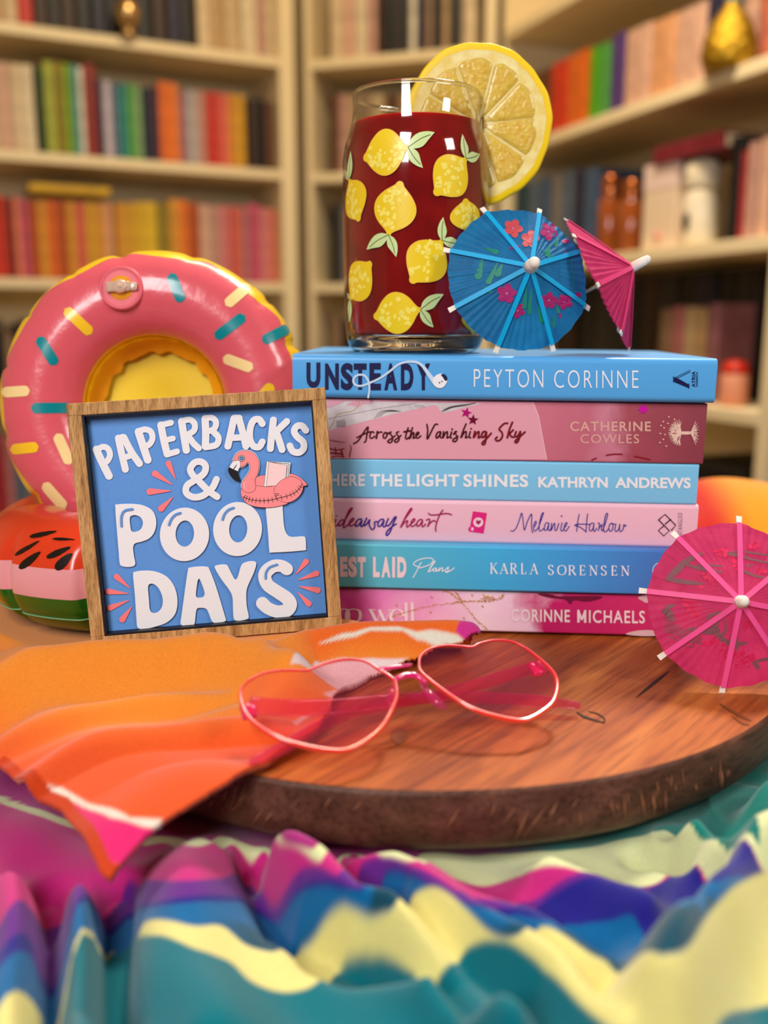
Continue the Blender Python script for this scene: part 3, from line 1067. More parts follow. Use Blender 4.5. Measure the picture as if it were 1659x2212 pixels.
def h_rainbow(X, Y):
    z = np.full(X.shape, TT) + 0.0
    f = np.zeros(X.shape)
    for p, h, w in _R:
        d, t = seg_dist(X, Y, p)
        f = f + (h * np.exp(-(d / w) ** 2)) ** 3
    f = np.cbrt(f)
    for p, h, w in _V:
        d, t = seg_dist(X, Y, p)
        f = f - h * np.exp(-(d / w) ** 2)
    f = f + 0.002 * np.sin(X * 130 + Y * 60) * np.sin(Y * 90 - X * 30)
    z = z + f
    rho = np.hypot(X - BC.x, Y - BC.y)
    # pressed flat under the board
    cap = BT - BTH - 0.0006
    t = smooth((rho - (BR + 0.0035)) / 0.010)
    z = np.where(rho < BR + 0.0135, np.minimum(z, cap) * (1 - t) + z * t, z)
    # heaped up behind on both sides
    z = z + 0.050 * np.exp(-(((X + 0.275) / 0.055) ** 2 + ((Y - 0.55) / 0.10) ** 2)) + 0.012 * np.sin((X + Y) * 70) * np.exp(-(((X + 0.29) / 0.06) ** 2 + ((Y - 0.55) / 0.12) ** 2))
    return np.maximum(z, -0.2015 + 0.0035)


def curve_XY(pts, hf):
    """stripe edge: photo line laid on the cloth, then smoothed along the cloth"""
    out = []
    q = cr(pts, 5)
    for x, y in q:
        X, Y, h = march(x, y, hf)
        out.append((X, Y))
    out.sort()
    out = np.array(out)
    gx = np.linspace(out[0, 0], out[-1, 0], 500)
    gy = np.interp(gx, out[:, 0], out[:, 1])
    k = np.exp(-np.linspace(-2, 2, 19) ** 2)
    k /= k.sum()
    gy = np.convolve(np.pad(gy, 9, mode='edge'), k, 'valid')
    return np.stack([gx, gy], 1)


B_ = {
    'white_top': [(-60, 1700), (0, 1720), (200, 1790), (300, 1812), (340, 1806), (420, 1813), (480, 1806), (530, 1823), (560, 1832), (600, 1826), (700, 1843), (840, 1846), (1200, 1840), (1340, 1815), (1410, 1800), (1470, 1785), (1530, 1790), (1590, 1850), (1680, 1890)],
    'magenta': [(-60, 1715), (0, 1735), (200, 1804), (310, 1828), (350, 1820), (420, 1831), (490, 1825), (520, 1838), (545, 1878), (562, 1846), (590, 1828), (650, 1838), (700, 1872), (740, 1843), (800, 1850), (880, 1863), (940, 1868), (990, 1903), (1050, 1915), (1120, 1893), (1200, 1872), (1280, 1890), (1400, 1916), (1480, 1872), (1550, 1846), (1600, 1868), (1680, 1900)],
    'purple': [(-60, 2020), (90, 1995), (150, 1955), (210, 1935), (270, 1902), (400, 1907), (530, 1900), (590, 1965), (625, 1915), (655, 1880), (700, 1878), (740, 1900), (790, 1862), (840, 1856), (940, 1895), (1000, 1932), (1090, 1948), (1150, 1950), (1200, 1915), (1260, 1885), (1300, 1893), (1400, 1918), (1480, 1874), (1550, 1848), (1600, 1870), (1680, 1902)],
    'navy': [(-60, 2070), (120, 2035), (230, 1992), (265, 1968), (350, 1948), (450, 1935), (530, 1945), (600, 1990), (640, 1925), (700, 1905), (790, 1920), (840, 1878), (900, 1895), (960, 1932), (1020, 1955), (1150, 1962), (1200, 1930), (1260, 1900), (1300, 1897), (1400, 1920), (1480, 1876), (1550, 1850), (1600, 1872), (1680, 1904)],
    'blue': [(-60, 2120), (120, 2055), (230, 2003), (265, 1980), (350, 1960), (450, 1950), (530, 1955), (600, 2000), (640, 1940), (700, 1920), (790, 1930), (840, 1890), (900, 1905), (960, 1935), (1020, 1958), (1150, 1985), (1220, 1998), (1300, 1995), (1400, 1965), (1500, 1940), (1580, 1895), (1680, 1910)],
    'yellow': [(-60, 2260), (60, 2235), (110, 2175), (160, 2163), (215, 2190), (240, 2040), (300, 2000), (350, 1988), (420, 2004), (480, 2000), (530, 2042), (600, 2060), (660, 2055), (690, 2012), (720, 1975), (750, 1963), (790, 1985), (850, 1972), (880, 1945), (910, 1925), (950, 1920), (1000, 1960), (1060, 2020), (1110, 2028), (1160, 2005), (1200, 2010), (1270, 2060), (1330, 2087), (1400, 2072), (1480, 2055), (1530, 1975), (1600, 1908), (1690, 1870)],
    'teal': [(-60, 2420), (240, 2055), (300, 2027), (360, 2025), (420, 2050), (500, 2080), (540, 2120), (600, 2143), (660, 2138), (720, 2108), (760, 2076), (830, 2076), (880, 2100), (930, 2112), (980, 2085), (1010, 2046), (1060, 2034), (1110, 2045), (1180, 2100), (1250, 2170), (1320, 2230), (1400, 2330), (1520, 2300), (1560, 2200), (1690, 2165)],
}
BXY = {k: curve_XY(v, h_rainbow) for k, v in B_.items()}


def c_rainbow(X, Y, Z):
    C = np.zeros(X.shape + (3,))
    g = {k: np.interp(X, v[:, 0], v[:, 1]) for k, v in BXY.items()}
    C[:] = C3(176, 40, 120)
    far = smooth((X - 0.02) / 0.05)
    C[:] = C3(166, 34, 120) * (1 - far[..., None]) + C3(0, 118, 108) * far[..., None]
    band = [('white_top', C3(218, 224, 168)), ('magenta', C3(198, 38, 124)), ('purple', C3(100, 36, 136)), ('navy', C3(34, 30, 130)),
            ('blue', C3(0, 98, 156)), ('yellow', C3(228, 217, 136)), ('teal', C3(0, 108, 122))]
    w = 0.0009
    for k, c in band:
        t = smooth((g[k] - Y + w) / (2 * w))[..., None]
        C = C * (1 - t) + c * t
    # dark green-blue near side of the blue band, partly painting a fold's shade
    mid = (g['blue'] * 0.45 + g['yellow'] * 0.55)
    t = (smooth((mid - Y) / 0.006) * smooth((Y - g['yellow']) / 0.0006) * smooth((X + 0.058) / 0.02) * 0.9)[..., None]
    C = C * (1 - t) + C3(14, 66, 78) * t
    # red-violet side of the roll at the near edge, paler magenta far stripes
    back = smooth((Y - 0.36) / 0.03)[..., None]
    bl = smooth((-0.19 - X) / 0.02)[..., None]
    s = 0.5 + 0.5 * np.sin((X * 0.6 + Y) * 120)
    stripe = (smooth((s - 0.72) / 0.1))[..., None]
    cb = C3(30, 70, 34) * (1 - stripe) + C3(206, 204, 150) * stripe
    C = C * (1 - back * bl) + cb * back * bl
    return C


cloth('beach_towel', h_rainbow, -0.44, 0.44, 0.11, 0.81, 470, 400, c_rainbow, M_terry,
      'rainbow striped beach towel bunched in folds under the round board',
      xs=np.concatenate([np.linspace(-0.44, -0.215, 70), np.linspace(-0.2145, 0.225, 620), np.linspace(0.2285, 0.44, 66)]),
      ys=np.concatenate([np.linspace(0.165, 0.345, 300), np.linspace(0.347, 0.81, 170)]))

# ---- where the sign stands
SK = 0.905
SGC = Vector((-0.0898, 0.4619, -0.0974)) * SK + Vector((0, 0, CZ))
sgx = Vector((1.007, 0.098, 0.057)).normalized()
sgy = Vector((-0.064, 0.069, 0.982))
sgy = (sgy - sgx * sgy.dot(sgx)).normalized()
sgn = sgx.cross(sgy)                       # towards the viewer
SW, SH = 0.127 * SK * 1.0137, 0.127 * SK * 0.986
SGM = Matrix(((sgx.x, sgy.x, sgn.x, SGC.x), (sgx.y, sgy.y, sgn.y, SGC.y), (sgx.z, sgy.z, sgn.z, SGC.z), (0, 0, 0, 1)))
SD = 0.0135                                 # frame depth


SFL = SGM @ Vector((-SW / 2, -SH / 2, -SD / 2))
SFR = SGM @ Vector((SW / 2, -SH / 2, -SD / 2))


# ---- orange towel over the board's near side
CLR = 0.0035
WMC = Vector((-0.1375, 0.5085, 0))      # centre of the watermelon ring behind
O_OUT = [(1042, 1372), (1000, 1390), (940, 1402), (880, 1428), (800, 1458), (748, 1482), (722, 1505), (700, 1548), (688, 1575), (640, 1597), (600, 1616), (540, 1656), (490, 1690),
         (420, 1735), (350, 1775), (300, 1822), (255, 1875), (236, 1904), (214, 1890), (178, 1812), (128, 1752), (60, 1708), (0, 1662), (-90, 1610), (-260, 1500), (-330, 1400)]
O_RIDGE = [
    ([(1015, 1388), (900, 1380), (760, 1388), (660, 1402), (570, 1436)], 0.017, 0.011),
    ([(-60, 1480), (60, 1446), (200, 1440), (330, 1434), (440, 1418), (520, 1438), (620, 1462)], 0.019, 0.014),
    ([(-60, 1545), (150, 1520), (330, 1500), (500, 1490)], 0.006, 0.012),
    ([(0, 1600), (200, 1570), (400, 1555), (560, 1545)], 0.006, 0.010),
    ([(200, 1700), (330, 1690), (450, 1650)], 0.004, 0.02),
    ([(600, 1590), (680, 1545), (720, 1500)], 0.004, 0.006),
]
O_VALLEY = [
    ([(0, 1632), (250, 1612), (430, 1606), (560, 1600)], 0.006, 0.0055),
    ([(-60, 1572), (200, 1548), (380, 1530), (520, 1508)], 0.0045, 0.005),
    ([(470, 1408), (560, 1420), (640, 1388)], 0.004, 0.005),
]
_OR = [(pl(p, onZ, BT + 0.012), h, w) for p, h, w in O_RIDGE]
_OV = [(pl(p, onZ, BT + 0.008), h, w) for p, h, w in O_VALLEY]


def h_orange(X, Y):
    rho = np.hypot(X - BC.x, Y - BC.y)
    s = rho - (BR + 0.004)
    drop_ = 0.034 * smooth(s / 0.075)
    z = BT + CLR + 0.0008 - np.where(s > 0, drop_, 0)
    f = np.zeros(X.shape)
    for p, h, w in _OR:
        d, t = seg_dist(X, Y, p)
        f = f + (h * np.exp(-(d / w) ** 2)) ** 3
    f = np.cbrt(f)
    for p, h, w in _OV:
        d, t = seg_dist(X, Y, p)
        f = f - h * np.exp(-(d / w) ** 2)
    f = f + 0.0012 * np.sin(X * 95 - Y * 140) * np.sin(Y * 60 + X * 40)
    z = z + np.maximum(f, -0.0005 - 0 * f)
    # bunched up under the foot of the sign, flat under the watermelon ring behind it
    d, t = seg_dist(X, Y, [(SFL.x, SFL.y), (SFR.x, SFR.y)])
    foot = (SFL.z + (SFR.z - SFL.z) * t) - CZ - 0.0002
    nrm = (Y - (SFL.y + (SFR.y - SFL.y) * t))
    k = np.exp(-(np.maximum(d - 0.008, 0) / 0.010) ** 2)
    z = z * (1 - k) + np.where(d < 0.010, foot, np.minimum(z, foot) * 0 + np.where(nrm > 0, foot, np.maximum(z, foot))) * k
    w = np.hypot(X - WMC.x, Y - WMC.y)
    k = smooth((0.088 - w) / 0.006) * smooth((d - 0.010) / 0.006)
    z = z * (1 - k) + (BT + CLR) * k
    lo = h_rainbow(X, Y) + 0.006
    return np.maximum(z, lo)


O_POLY = [(march(x, y, h_orange)[0], march(x, y, h_orange)[1]) for x, y in O_OUT]
O_POLY += [(-0.30, 0.50), (-0.22, 0.56), (-0.13, 0.535), (-0.05, 0.458)]
_xs = [march(735, 1352, h_orange), march(900, 1352, h_orange)]
O_POLY += [(0.0, 0.4565), (0.035, 0.4555)]


def pxy(pts):
    return [march(x, y, h_orange)[:2] for x, y in pts]


O_WHITE = pxy([(60, 1692), (130, 1702), (200, 1738), (280, 1768), (350, 1774), (340, 1790), (310, 1788), (240, 1768), (170, 1738), (110, 1712)])
O_PINK = pxy([(70, 1722), (110, 1714), (170, 1740), (240, 1770), (310, 1790), (345, 1790), (300, 1822), (262, 1868), (120, 1885), (90, 1800)])
O_HEM = pxy([(0, 1662), (60, 1708), (128, 1752), (178, 1812), (214, 1890), (236, 1904)])
O_WHITE2 = pxy([(628, 1438), (680, 1430), (740, 1424), (800, 1422), (880, 1424), (800, 1460), (745, 1484), (716, 1510), (700, 1500), (730, 1490), (700, 1470)])
O_WHITE3 = pxy([(690, 1393), (740, 1370), (800, 1356), (860, 1355), (930, 1362), (990, 1376), (1005, 1388), (950, 1402), (920, 1388), (870, 1366), (800, 1366)])
O_WHITE4 = pxy([(630, 1560), (650, 1548), (668, 1546), (640, 1568)])
O_PINK3 = pxy([(985, 1366), (1060, 1362), (1060, 1392), (1005, 1392), (1000, 1380)])
O_GRAD = pxy([(-40, 1640), (250, 1612), (430, 1608), (580, 1600), (700, 1560)])


def c_orange(X, Y, Z):
    C = np.zeros(X.shape + (3,))
    gx = np.array(sorted(O_GRAD))
    yb = np.interp(X, gx[:, 0], gx[:, 1])
    t = smooth((Y - yb + 0.008) / 0.045)[..., None]
    C[:] = C3(232, 88, 40) * (1 - t) + C3(240, 144, 48) * t
    n = (0.5 + 0.5 * np.sin(X * 60 + Y * 43))[..., None]
    C = C * (1 - 0.12 * n * t) + C3(236, 120, 40) * (0.12 * n * t)
    d, _ = seg_dist(X, Y, O_HEM)
    up_ = seg_dist(X, Y, pxy([(690, 1380), (740, 1352), (860, 1346), (980, 1362)]))[0]
    u = (0.8 * np.exp(-(up_ / 0.009) ** 2))[..., None]
    C = C * (1 - u) + C3(232, 92, 32) * u
    for poly, c in ((O_PINK, C3(226, 36, 112)), (O_WHITE, C3(238, 222, 206)), (O_WHITE2, C3(236, 214, 214)), (O_WHITE4, C3(236, 204, 196)), (O_WHITE3, C3(228, 224, 208)), (O_PINK3, C3(206, 50, 140))):
        e, _ = seg_dist(X, Y, list(poly) + [poly[0]])
        e = np.where(inside(X, Y, poly), e, -e) + 0.0003 * np.sin(X * 5000) * np.sin(Y * 4200)
        t = smooth((e + 0.0007) / 0.0014)[..., None]
        C = C * (1 - t) + c * t
    C[d < 0.0042] = C3(200, 62, 18)
    return C


def keep_orange(X, Y):
    return inside(X, Y, O_POLY)


px0 = [p[0] for p in O_POLY]
py0 = [p[1] for p in O_POLY]
cloth('beach_towel', h_orange, min(px0), max(px0), min(py0), max(py0), 560, 480, c_orange, M_terry,
      'orange towel with a pink corner draped over the near rim of the board', keep_orange, 0.0028)


# ---- orange cloth heaped behind the stack
def h_back(X, Y):
    z = -0.196 + 0.073 * np.exp(-(((X - 0.375) / 0.20) ** 6 + ((Y - 0.70) / 0.09) ** 4))
    z = z + 0.006 * np.sin(X * 46 + Y * 20) * np.exp(-((Y - 0.70) / 0.12) ** 2)
    return np.maximum(z, h_rainbow(X, Y) + 0.004)


def c_back(X, Y, Z):
    t = smooth((X - 0.232 - 0.10 * (Y - 0.62)) / 0.03)[..., None]
    n = (0.5 + 0.5 * np.sin(X * 38 - Z * 90))[..., None]
    return C3(222, 40, 34) * (1 - t) + (C3(246, 168, 40) * (1 - 0.35 * n) + C3(240, 120, 34) * 0.35 * n) * t


cloth('beach_towel', h_back, 0.165, 0.50, 0.56, 0.80, 120, 90, c_back, M_terry, 'orange and red towel heaped up behind the stacked paperbacks')


# ---------------------------------------------------------------- stack of six paperbacks
YAW, ROLL = math.radians(3.0), 0.010
SEX = Vector((math.cos(YAW), -math.sin(YAW), -ROLL)).normalized()
SN_ = Vector((-math.sin(YAW), -math.cos(YAW), 0)).normalized()      # spine normal, towards the viewer
SEZ = SN_.cross(SEX) * -1
SEZ = SEX.cross(SN_ * -1).normalized()
SP0 = onY(1090, 1060, 0.462)

M_ink_navy = mat('ink_navy', rgb(14, 14, 72), 0.5)
M_ink_white = mat('ink_white', rgb(240, 240, 246), 0.5)
M_ink_pale = mat('ink_pale_pink', rgb(240, 214, 220), 0.5)
M_ink_rosegold = mat('foil_rose_gold', rgb(240, 180, 170), 0.4, 0.5, 0.2)
M_ink_dark = mat('foil_dark_red', rgb(74, 10, 16), 0.35, 0.5, 0.1)
M_ink_red2 = mat('foil_red', rgb(120, 14, 26), 0.35, 0.5, 0.1)
M_ink_mag = mat('ink_magenta', rgb(166, 22, 90), 0.5)
M_ink_violet = mat('ink_violet', rgb(62, 36, 140), 0.5)
M_ink_blue = mat('ink_blue', rgb(44, 42, 150), 0.5)
M_ink_black = mat('ink_black', rgb(34, 12, 18), 0.5)
M_hot = mat('ink_hot_pink', rgb(226, 34, 126), 0.45)
M_gold = mat('gold_foil', rgb(226, 176, 92), 0.4, 0.5, 0.1, noise=(900, rgb(176, 120, 50), 0.12))


def ramp_mat(name, stops, axis='X', noise=None, rough=0.38, scale=1.0):
    """dyed gradient along an object axis; stops: (position in metres, colour)"""
    m = bpy.data.materials.new(name)
    m.use_nodes = True
    nt = m.node_tree
    b = nt.nodes['Principled BSDF']
    b.inputs['Roughness'].default_value = rough
    tc = nt.nodes.new('ShaderNodeTexCoord')
    sx = nt.nodes.new('ShaderNodeSeparateXYZ')
    src = tc.outputs['Object']
    if noise:
        n = nt.nodes.new('ShaderNodeTexNoise')
        n.inputs['Scale'].default_value = noise[0]
        n.inputs['Detail'].default_value = 6
        nt.links.new(tc.outputs['Object'], n.inputs['Vector'])
        vm = nt.nodes.new('ShaderNodeVectorMath')
        vm.operation = 'MULTIPLY_ADD'
        vm.inputs[1].default_value = (noise[1],) * 3
        nt.links.new(n.outputs['Color'], vm.inputs[0])
        nt.links.new(tc.outputs['Object'], vm.inputs[2])
        src = vm.outputs[0]
    nt.links.new(src, sx.inputs[0])
    lo, hi = stops[0][0], stops[-1][0]
    mr = nt.nodes.new('ShaderNodeMapRange')
    mr.inputs['From Min'].default_value = lo
    mr.inputs['From Max'].default_value = hi
    nt.links.new(sx.outputs[axis], mr.inputs['Value'])
    r = nt.nodes.new('ShaderNodeValToRGB')
    e = r.color_ramp.elements
    for i, (p, c) in enumerate(stops):
        t = (p - lo) / (hi - lo)
        if i < 2:
            e[i].position, e[i].color = (t, c) if i == 0 else (t, c)
        else:
            x = e.new(t)
            x.color = c
    nt.links.new(mr.outputs['Result'], r.inputs['Fac'])
    nt.links.new(r.outputs['Color'], b.inputs['Base Color'])
    MATS[name] = m
    return m


class Book:
    """x0,x1: left and right end in the photo; y0,y1: top and bottom of the spine at x=1000"""

    def __init__(s, name, label, x0, x1, y0, y1, fwd, cover, depth=0.135, round_=0.0012, inside=None, dyaw=0.0):
        n = SN_
        s.P = SP0 + n * fwd
        s.n = n
        a = onP(x0, (y0 + y1) / 2, s.P, n)
        b = onP(x1, (y0 + y1) / 2, s.P, n)
        top = onP(1000, y0, s.P, n)
        bot = onP(1000, y1, s.P, n)
        s.L = (b - a).dot(SEX)
        s.T = (top - bot).dot(SEZ) - 0.0002
        o = s.P + SEX * ((a - s.P).dot(SEX)) + SEZ * ((bot - s.P).dot(SEZ) + 0.0001)
        s.o = o
        back = -n
        M = Matrix(((SEX.x, back.x, SEZ.x, o.x), (SEX.y, back.y, SEZ.y, o.y), (SEX.z, back.z, SEZ.z, o.z), (0, 0, 0, 1)))
        s.M = M
        s.root = thing(name, label, 'book', M @ Vector((s.L / 2, depth / 2, 0)))
        WM[s.root.name] = Matrix.Translation(M @ Vector((s.L / 2, depth / 2, 0)))
        # cover: one sheet wrapped round the spine
        r, th = round_, 0.0005
        prof = []
        prof.append((depth, 0.0))
        for k in range(7):
            t = math.pi / 2 * k / 6
            prof.append((r - r * math.sin(t), r - r * math.cos(t)))
        for k in range(7):
            t = math.pi / 2 * k / 6
            prof.append((r - r * math.cos(t), s.T - r + r * math.sin(t)))
        prof.append((depth, s.T))
        ri = max(r - th, 0.0001)
        inner = [(depth, th)] + [(r - ri * math.sin(math.pi / 2 * k / 6), r - ri * math.cos(math.pi / 2 * k / 6)) for k in range(7)]
        inner += [(r - ri * math.cos(math.pi / 2 * k / 6), s.T - r + ri * math.sin(math.pi / 2 * k / 6)) for k in range(7)] + [(depth, s.T - th)]
        loop = prof + inner[::-1]
        K = len(loop)
        nx = 24
        v, f = [], []
        for i in range(nx + 1):
            for y, z in loop:
                v.append(M @ Vector((s.L * i / nx, y, z)))
        for i in range(nx):
            for k in range(K):
                k2 = (k + 1) % K
                f.append((i * K + k, i * K + k2, (i + 1) * K + k2, (i + 1) * K + k))
        # ends as a strip
        for e in (0, nx):
            for k in range(len(prof) - 1):
                q = (e * K + k, e * K + k + 1, e * K + K - 2 - k, e * K + K - 1 - k)
                f.append(q if e == 0 else q[::-1])
        part('cover', MB().add(v, f), cover, s.root, True, auto=35)
        part('page_block', MB().box((0.0012, max(r * 1.02, th + 0.0002), th), (s.L - 0.0012, depth - 0.0015, s.T - th), 0, M), inside or PAGES, s.root, False)

    def pt(s, off=0.00025):
        P, n = s.P + s.n * off, s.n
        fn = lambda x, y: onP(x, y, P, n)
        fn.n = n
        return fn

    def ink(s, name, pieces, m, off=0.0002, label=None):
        g = MB()
        ms = aslist(m)
        for i, d in enumerate(pieces):
            mi = 0
            if len(d) == 3:
                mi = d[2]
            g.flat((d[0], d[1]), s.pt(off + i * 0.000004), mi)
        return part(name, g, ms, s.root, False, label)


def sc(pts, ox, oy, k):
    """crop coordinates to photo coordinates"""
    return [(ox + x / k, oy + y / k) for x, y in pts]


# 1 ---- light blue book on top
b1 = Book('paperback', 'light blue paperback with an earphone drawn over its title, topmost of the stack', 632, 1548, 768, 864.5, 0.004,
          mat('cover_light_blue', rgb(86, 168, 234), 0.36, 0.45), round_=0.0032)
tt = [textbox('U', 662, 783, 692, 838, 0.05), textbox('N', 702, 785, 732, 842, 0.05), textbox('S', 736, 784, 763, 843, 0.05), textbox('T', 764, 785, 792, 842, 0.05),
      textbox('E', 798, 784, 823, 843, 0.05), textbox('A', 830, 785, 858, 843, 0.05), textbox('D', 866, 785, 893, 843, 0.05), textbox('Y', 900, 785, 929, 843, 0.05)]
b1.ink('title_lettering', tt, M_ink_navy)
C = lambda p: sc(p, 620, 740, 3.456)
cable = [ribbon(C([(606, 410), (615, 350), (608, 290), (580, 248), (540, 240), (505, 258), (495, 290), (515, 318), (560, 322), (620, 300), (700, 262), (770, 212), (830, 165), (890, 145), (960, 145), (1010, 172), (1050, 225), (1105, 300)]), [4, 4, 4.5, 4.5, 4.5, 4.5, 4.5, 4.5, 4.5, 4.5, 4.5, 4.5, 4.5, 4.5, 5, 6, 8, 10])]
b1.ink('earphone_cable', cable, mat('ink_pale_blue', rgb(200, 222, 246), 0.5), 0.0004)
bud = [fill(cr(C([(1090, 270), (1120, 240), (1160, 232), (1190, 255), (1195, 290), (1175, 325), (1145, 340), (1110, 330), (1092, 305)]), 5, True))]
b1.ink('earphone_bud', bud, M_ink_white, 0.0005)
b1.ink('earphone_tip', [fill(cr(C([(1150, 240), (1170, 234), (1192, 252), (1195, 280), (1180, 284), (1165, 262)]), 5, True)), fill(ell(*C([(1138, 300)])[0], 1.6, 1.6)), fill(ell(*C([(1156, 290)])[0], 1.6, 1.6))],
       [M_ink_navy], 0.0006)
b1.ink('author_lettering', [textbox('PEYTON', 1023.5, 797, 1173.5, 836, -0.012, 1.25, 1.5), textbox('CORINNE', 1197, 799.5, 1379, 838, -0.012, 1.25, 0.5)], M_ink_white)
C = lambda p: sc(p, 1080, 720, 2.865)
b1.ink('publisher_mark', [fill(C([(1075, 270), (1075, 300), (1170, 340), (1170, 325)])), fill(C([(1075, 270), (1100, 278), (1172, 318), (1172, 338)])), ribbon(C([(1085, 274), (1178, 228)]), 1.2, False),
                          ribbon(C([(1090, 282), (1178, 238)]), 1.2, False), ribbon(C([(1170, 312), (1170, 342)]), 1.5, False), ribbon(C([(1074, 266), (1074, 303)]), 1.2, False),
                          textbox('ATRIA', 1494.5, 802, 1502, 836, 0.03, 1.1, rot90=True), textbox('PAPERBACK', 1503.5, 803, 1507.5, 835, 0.03, 1.1, rot90=True)], M_ink_navy)

# 2 ---- pink book with a torn-paper corner
rose = ramp_mat('cover_rose_marble', [(-0.02, rgb(222, 140, 160)), (0.03, rgb(206, 114, 136)), (0.055, rgb(196, 104, 126)), (0.066, rgb(206, 128, 150)), (0.076, rgb(168, 76, 92)), (0.13, rgb(132, 56, 70))], 'X', (60, 0.03))
b2 = Book('paperback', 'thick pink paperback with scripted dark red title and a tree emblem, second from top', 640, 1524, 864.5, 994.5, 0.0, rose)
C = lambda p: sc(p, 700, 860, 3.456)
b2.ink('paper_panel', [fill(C([(-90, 20), (1565, 32), (1600, 130), (1665, 460), (-90, 450)]))], mat('cover_soft_pink', rgb(228, 160, 178), 0.4, 0.4), 0.00012)
b2.ink('panel_edge', [ribbon(C([(1562, 34), (1600, 130), (1662, 458)]), 1.6, False)], mat('ink_blush', rgb(238, 196, 200), 0.5), 0.00016)
b2.ink('torn_paper', [fill(C([(20, 20), (1180, 40), (1050, 70), (900, 112), (870, 100), (850, 60), (820, 52), (560, 110), (40, 240), (-40, 250), (-40, 20)]))], mat('newsprint', rgb(222, 214, 218), 0.6, noise=(160, rgb(196, 186, 192), 0.2)), 0.00018)
b2.ink('torn_paper_drawing', [ribbon(C([(30, 155), (400, 80), (690, 38)]), 0.7, False)] +
       [ribbon(C([(370 + 12 * k, 155 - 4 * k), (420 + 9 * k, 100 + 2 * k), (500, 88 + 3 * k), (575 - 6 * k, 100)]), 0.6) for k in range(5)] +
       [ribbon(C([(880 + 8 * k, 100 - 6 * k), (960, 70 - 3 * k), (1050 + 10 * k, 55 - 3 * k), (1130, 38)]), 1.6) for k in range(4)] +
       [ribbon(C([(90 + 10 * k, 170 - 2 * k), (100 + 10 * k, 190), (95 + 10 * k, 215)]), 0.9, False) for k in range(7)] +
       [ribbon(C([(680 + 12 * k, 52), (690 + 12 * k, 70)]), 0.7, False) for k in range(6)], mat('pencil_grey', rgb(70, 60, 64), 0.6), 0.00024)
b2.ink('twine', [ribbon(C([(40, 225), (70, 180), (90, 130), (150, 108), (215, 95), (255, 60), (262, 25)]), 1.4)], mat('twine_gold', rgb(190, 150, 100), 0.6), 0.00028)
b2.ink('pink_scrap', [fill(C([(160, 60), (200, 50), (250, 70), (300, 45), (360, 40), (330, 20), (240, 22), (190, 35)])), fill(C([(20, 20), (160, 22), (100, 50), (20, 75)]))], mat('ink_soft_pink', rgb(222, 160, 180), 0.6), 0.00026)
b2.ink('red_sketch', [ribbon(C([(40, 312), (90, 322), (160, 332)]), [1.2, 2, 0.6]), ribbon(C([(190, 350), (203, 370), (195, 410), (190, 440)]), [1, 2.2, 2.5, 2.5]), ribbon(C([(40, 375), (90, 388), (150, 378)]), 2.5), ribbon(C([(50, 410), (100, 412), (140, 418)]), 3.5),
                      ribbon(C([(128, 385), (140, 430)]), 3.5), ribbon(C([(85, 370), (90, 420)]), 2.2), ribbon(C([(60, 440), (100, 432), (150, 440)]), 2)], mat('ink_brick', rgb(160, 44, 44), 0.5), 0.00026)
W = 3.4
script = [
    [(222, 340), (255, 318), (290, 265), (328, 214), (322, 260), (312, 318), (300, 330)], [(245, 295), (290, 272), (345, 250)],
    [(372, 258), (362, 250), (348, 262), (342, 290), (355, 300), (378, 285)],
    [(398, 250), (390, 300)], [(394, 270), (412, 255), (432, 254)],
    [(455, 256), (442, 275), (445, 297), (460, 296), (470, 272), (460, 256), (478, 266)],
    [(478, 262), (505, 252), (490, 262), (505, 280), (512, 305), (500, 330), (480, 330), (478, 318), (505, 300), (530, 280)],
    [(540, 258), (560, 248), (540, 262), (555, 285), (560, 308), (545, 328), (528, 326), (530, 312), (555, 295), (575, 278)],
    [(628, 222), (615, 262), (608, 296), (618, 305), (632, 292)], [(598, 252), (640, 244)],
    [(660, 220), (648, 265), (638, 305), (655, 270), (668, 256), (670, 275), (664, 298), (676, 296)],
    [(690, 282), (708, 262), (700, 254), (688, 268), (686, 292), (700, 298), (722, 282)],
    [(768, 196), (774, 240), (770, 306), (800, 250), (828, 198), (848, 196)],
    [(868, 250), (846, 258), (836, 285), (842, 298), (860, 280), (872, 252), (866, 285), (874, 296)],
    [(893, 250), (886, 298), (905, 262), (920, 250), (920, 280), (918, 297), (932, 290)],
    [(952, 252), (942, 290), (952, 297)], [(956, 232), (957, 233)],
    [(965, 270), (990, 248), (975, 255), (990, 280), (994, 305), (980, 324), (962, 320), (970, 304), (1000, 285)],
    [(1060, 192), (1038, 245), (1022, 297), (1042, 262), (1060, 248), (1060, 275), (1056, 296), (1070, 290)],
    [(1092, 250), (1082, 288), (1094, 296)], [(1098, 228), (1099, 229)],
    [(1126, 248), (1116, 296), (1138, 262), (1156, 250), (1154, 278), (1152, 296), (1166, 290)],
    [(1208, 250), (1188, 252), (1176, 276), (1182, 294), (1200, 280), (1212, 252), (1208, 300), (1200, 340), (1184, 346), (1182, 332), (1210, 305), (1248, 262)],
    [(1370, 188), (1346, 190), (1318, 215), (1308, 236), (1325, 252), (1332, 280), (1315, 312), (1290, 318), (1280, 304), (1292, 290)],
    [(1406, 180), (1384, 235), (1368, 296)], [(1412, 238), (1388, 264), (1396, 285), (1416, 292)],
    [(1434, 250), (1424, 280), (1436, 288), (1456, 268), (1466, 246), (1460, 290), (1444, 328), (1428, 330), (1430, 316), (1460, 290), (1500, 252)],
]
b2.ink('title_lettering', [ribbon(C(p), W if len(p) > 2 else 4.2) for p in script[:20]] + [ribbon(C(p), 4.0) + (1,) for p in script[20:]], [M_ink_dark, M_ink_red2], 0.0003)
